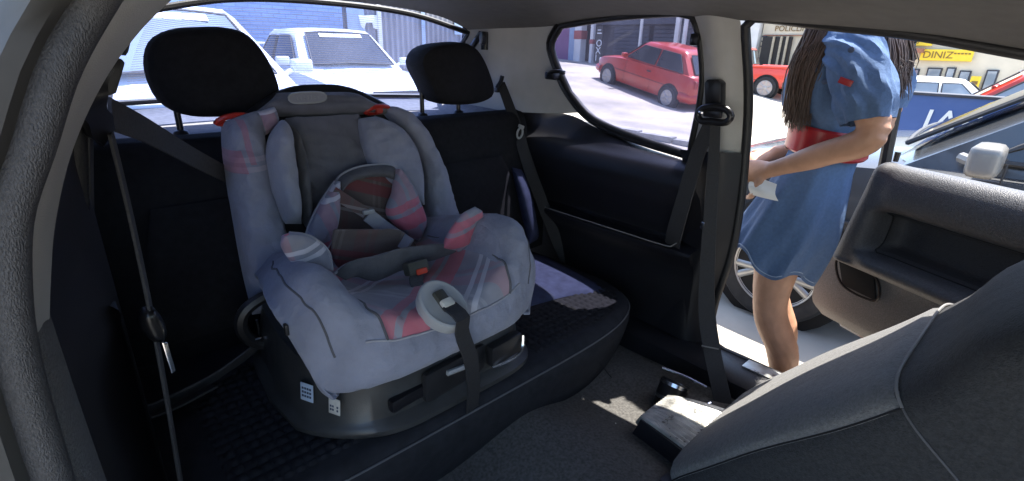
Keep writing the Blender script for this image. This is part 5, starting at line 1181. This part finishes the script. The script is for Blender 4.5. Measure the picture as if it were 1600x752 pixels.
# dress: bodice and flared skirt with folds
def fold(a, z, amt): return 1 + amt * (math.sin(a * 7 + z * 9) * .6 + math.sin(a * 13 - z * 14) * .4)
def dring(cy, z, rx, ry, amt, tilt=0., n=72):
    out = []
    for k in range(n):
        a = 2 * math.pi * k / n; f = fold(a, z, amt); out.append(V((1.66 + rx * math.cos(a) * f, cy + ry * math.sin(a) * f, z + tilt * math.sin(a) + .012 * amt / .05 * math.sin(a * 5))))
    return out
ctrl = [(.492, 1.335, .085, .062, .01, 0), (.488, 1.315, .130, .078, .012, 0), (.486, 1.28, .158, .094, .015, 0), (.488, 1.22, .164, .104, .03, 0), (.492, 1.15, .158, .112, .045, 0), (.488, 1.09, .145, .110, .06, 0), (.472, 1.045, .120, .090, .03, 0), (.470, 1.0, .116, .086, .02, 0), (.474, .955, .124, .092, .04, 0), (.484, .90, .132, .104, .05, 0), (.498, .82, .140, .118, .06, .0), (.514, .74, .146, .128, .075, .016), (.534, .67, .150, .128, .085, .035), (.546, .625, .152, .126, .09, .045)]
cc = [catmull([V((c[0], c[1], c[2])) for c in ctrl], 46), catmull([V((c[3], c[4], c[5])) for c in ctrl], 46)]
mb = MB(); rg = [dring(a.x, a.y, a.z, b.x, b.y, b.z) for a, b in zip(*cc)]
inner = [[p + (V((1.66, .50, p.z)) - p).normalized() * .004 for p in r] for r in rg[::-1]]
loft(mb, rg + inner, caps=False); dress = mb.build('dress', 'denim', wo)
mb = MB(); pocket = [V((1.50 + .012 * k, .50, 1.2)) for k in range(2)]
def sleeve(P, R, nm):
    mb = MB(); P = catmull(P, 22); n = 40; rings = []
    fr_ = frames(P, (.3, .1, .9))
    for i, (p, t, s, b) in enumerate(fr_):
        u = i / 21; r = R[0] + (R[1] - R[0]) * math.sin(u * math.pi * .62) if u < .85 else R[1] * (1 - (u - .85) * 1.2)
        rings.append([p + (s * math.cos(a) + b * math.sin(a)) * (r * (1 + .07 * math.sin(a * 6 + u * 7) + .05 * math.sin(a * 11 - u * 12))) for a in [2 * math.pi * k / n for k in range(n)]])
    rings += [[p + (fr_[-1][0] - p) * .08 for p in r] for r in rings[::-1][:3]]
    loft(mb, rings, caps=False); return mb.build(nm, 'denim', wo)
sl = sleeve([(1.575, .455, 1.285), (1.51, .425, 1.245), (1.487, .372, 1.15), (1.472, .345, 1.075)], (.055, .064), 'sleeve'); sleeve([(1.745, .46, 1.285), (1.80, .44, 1.245), (1.845, .41, 1.15), (1.85, .405, 1.085)], (.055, .066), 'sleeve')
for by_, bz_ in ((.40, 1.235), (.455, 1.225), (.46, 1.16)):
    mb = MB(); xx_ = 1.66 - .17 * math.sqrt(max(.05, 1 - ((by_ - .488) / .11) ** 2)) - .006; lathe(mb, [(.007, 0), (.007, .003), (.004, .004)], (xx_ if by_ > .42 else 1.425, by_, bz_), (-1, 0, .1), 10); mb.build('button', 'ink', dress)
mb = MB(); tube(mb, [p + (p - V((1.66, .54, p.z))).normalized() * .002 + V((0, 0, .012)) for p in rg[-1]], .0016, 5, closed=True); mb.build('hem_stitch', 'pale_blue', dress)
mb = MB(); rbox(mb, (1.421, .395, 1.165), (.004, .03, .014), .001, Matrix.Rotation(.3, 3, 'X')); mb.build('sleeve_tab', 'belt_red', sl)
# wide belt
mb = MB(); br = []
for z, o in ((.962, .011), (.968, .016), (1.0, .014), (1.034, .016), (1.040, .011)): br.append([V((1.66 + (.117 + o) * math.cos(a), .470 + (.088 + o) * math.sin(a), z + .012 * math.sin(a))) for a in [2 * math.pi * k / 60 for k in range(60)]])
loft(mb, br, caps=False); belt = mb.build('belt', 'belt_red', wo)
mb = MB(); a = 2.15; rbox(mb, (1.66 + .124 * math.cos(a), .470 + .096 * math.sin(a), 1.002), (.012, .028, .068), .004, Matrix.Rotation(a, 3, 'Z')); mb.build('belt_keeper', 'belt_dark', belt)
# long hair: locks over the near shoulder and down the back
rnd = random.Random(3); mb = MB()
def lock(pts, r):
    ph, am = rnd.uniform(0, 6.3), rnd.uniform(.003, .009)
    pts = [V(p) + V((rnd.uniform(-.007, .007), rnd.uniform(-.010, .010) + am * math.sin(ph + 2.2 * q), rnd.uniform(-.02, .02) if q == len(pts) - 1 else 0)) for q, p in enumerate(pts)]; tube(mb, catmull(pts, 14), [r * (.7 + .5 * math.sin(math.pi * min(1, i / 9))) * (1 if i < 11 else (14 - i) / 3.2) for i in range(14)], 6, up=(1, .2, 0))
for i in range(800):
    u, v = rnd.random(), rnd.uniform(-1, 1)
    t0 = hc + V((-.05 - .035 * rnd.random(), -.05 + .10 * u, .07 - .06 * abs(v)))
    lock([t0, hc + V((-.088, .02 + .04 * v, -.05)), V((1.53 + .03 * v, .470 + .06 * u + .01 * v, 1.31)), V((1.512 + .025 * v, .485 + .062 * u, 1.19)), V((1.522 + .03 * v, .492 + .05 * u, 1.04 + .20 * rnd.random() ** 2))], .0021)
for i in range(380):
    u, v = rnd.random(), rnd.uniform(-1, 1)
    t0 = hc + V((.07 * v, -.05 - .03 * u, .08 - .05 * abs(v)))
    lock([t0, hc + V((.085 * v, -.10, -.03)), V((1.66 + .10 * v, .385, 1.33)), V((1.66 + .11 * v, .360 - .012 * u, 1.22)), V((1.66 + .11 * v, .35 - .015 * u, 1.12 + .08 * rnd.random()))], .0026)
for i in range(60):
    a = rnd.uniform(0, 2 * math.pi); e = rnd.uniform(.1, 1)
    p1 = hc + V((.078 * math.cos(a) * e, -.012 + .094 * math.sin(a) * e, .118 * math.sqrt(max(0, 1 - e * e * .9)))); 
    if p1.y > hc.y + .06 and p1.z < hc.z + .06: continue
    lock([hc + V((0, .02, .118)), p1, hc + V((.086 * math.cos(a), min(.03, -.02 + .1 * math.sin(a)), .0)), hc + V((.088 * math.cos(a), min(.02, -.05 + .06 * math.sin(a)), -.10))], .010)
puff(mb, [V((1.55, .49, 1.44)), V((1.53, .475, 1.32)), V((1.515, .487, 1.2)), V((1.525, .497, 1.09))], [V((1.56, .55, 1.44)), V((1.535, .53, 1.32)), V((1.515, .543, 1.2)), V((1.525, .538, 1.09))], (-1, 0, 0), .012, .012, 16, 8, .1, .3)
puff(mb, [V((1.57, .40, 1.44)), V((1.56, .375, 1.32)), V((1.56, .36, 1.2))], [V((1.75, .40, 1.44)), V((1.76, .375, 1.32)), V((1.76, .36, 1.2))], (0, -1, 0), .012, .02, 16, 8, .1, .3)
ball(mb, hc + V((0, -.018, .022)), (.080, .092, .103), 12)
mb.build('hair', 'hair', wo)
for fx, fy in ((1.60, .395), (1.765, .455)):
    mb = MB(); puff(mb, [(fx - .035, fy - .06, .012), (fx - .038, fy + .06, .012), (fx - .035, fy + .19, .012)], [(fx + .035, fy - .06, .012), (fx + .038, fy + .06, .012), (fx + .03, fy + .19, .012)], (0, 0, 1), .012, .011, 16, 8, .15, .2, 4); so = mb.build('sandal', 'shoe', wo)
    mb = MB(); strap(mb, catmull([V((fx - .042, fy + .09, .02)), V((fx - .03, fy + .10, .062)), V((fx, fy + .105, .076)), V((fx + .03, fy + .10, .062)), V((fx + .042, fy + .09, .02))], 12), (0, 1, .2), .03, .003); mb.build('sandal_strap', 'shoe', so)
# sheet of paper in the hand
pp = MB(); q0 = V((1.47, .555, .875)); patch(pp, [[q0 + V((0, -.04, .012)), q0 + V((-.005, .0, .02)), q0 + V((0, .035, .016))], [q0 + V((-.012, -.045, -.012)), q0 + V((-.02, -.01, -.006)), q0 + V((-.012, .03, -.008))], [q0 + V((-.005, -.055, -.032)), q0 + V((-.012, -.02, -.03)), q0 + V((-.004, .022, -.03))]], 8, 8, thick=(.0008, 0, 0)); tag(pp.build('paper_slip', 'paper', None), 'small white paper slip held in the hand of person in dress', 'paper')
# bystander far off in a pale shirt
by = thing('person', 'distant bystander in pale shirt behind the blue wall', 'person', (9.2, 2.05, gz(9.2, 2.05)), (0, 0, .6), local=True)
mb = MB(); H = .98
for s in (1, -1):
    limb(mb, [(s * .09, 0, .88), (s * .10, .02, .48), (s * .10, 0, .07)], [.085, .058, .042], 20, 10); limb(mb, [(s * .10, -.03, .04), (s * .10, .12, .035), (s * .10, .18, .03)], [.04, .042, .03], 10, 10)
    limb(mb, [(s * .20, 0, 1.38), (s * .25, -.02, 1.12), (s * .22, .12, .92)], [.055, .045, .032], 20, 10); hand(mb, (s * .22, .12, .92), (0, .5, -.8), (-s, 0, 0), s, .4)
loft(mb, [ell((0, 0, .82), .16, .11), ell((0, 0, 1.0), .155, .11), ell((0, 0, 1.25), .19, .12), ell((0, 0, 1.40), .17, .09), ell((0, 0, 1.46), .06, .055)]); limb(mb, [(0, 0, 1.42), (0, .01, 1.54)], [.055, .05], 8, 10)
hb = V((0, .02, 1.64)); ball(mb, hb, (.075, .092, .11)); ball(mb, hb + V((0, .04, -.05)), (.05, .05, .055), 8); limb(mb, [hb + V((0, .088, .01)), hb + V((0, .104, -.02))], [.008, .012], 6, 8)
bb = mb.build('body', 'skin', by); remesh(bb, .012)
mb = MB(); loft(mb, [ell((0, 0, .84), .185, .135), ell((0, 0, 1.0), .175, .130), ell((0, 0, 1.25), .212, .14), ell((0, 0, 1.40), .19, .11), ell((0, 0, 1.455), .085, .075)], caps=False)
for s in (1, -1): tube(mb, catmull([(s * .17, 0, 1.40), (s * .235, -.01, 1.25), (s * .25, -.015, 1.12)], 10), [.075, .074, .073, .072, .07, .07, .068, .067, .066, .066], 14)
mb.build('shirt', 'shirt_pale', by)
mb = MB()
for s in (1, -1): tube(mb, catmull([(s * .085, 0, .92), (s * .10, .02, .48), (s * .10, 0, .06)], 14), [.105] * 4 + [.09] * 4 + [.078] * 6, 14)
mb.build('trousers', 'trousers', by)
mb = MB(); ball(mb, hb + V((0, -.018, .025)), (.083, .092, .102), 10); mb.build('hair', 'hair', by)
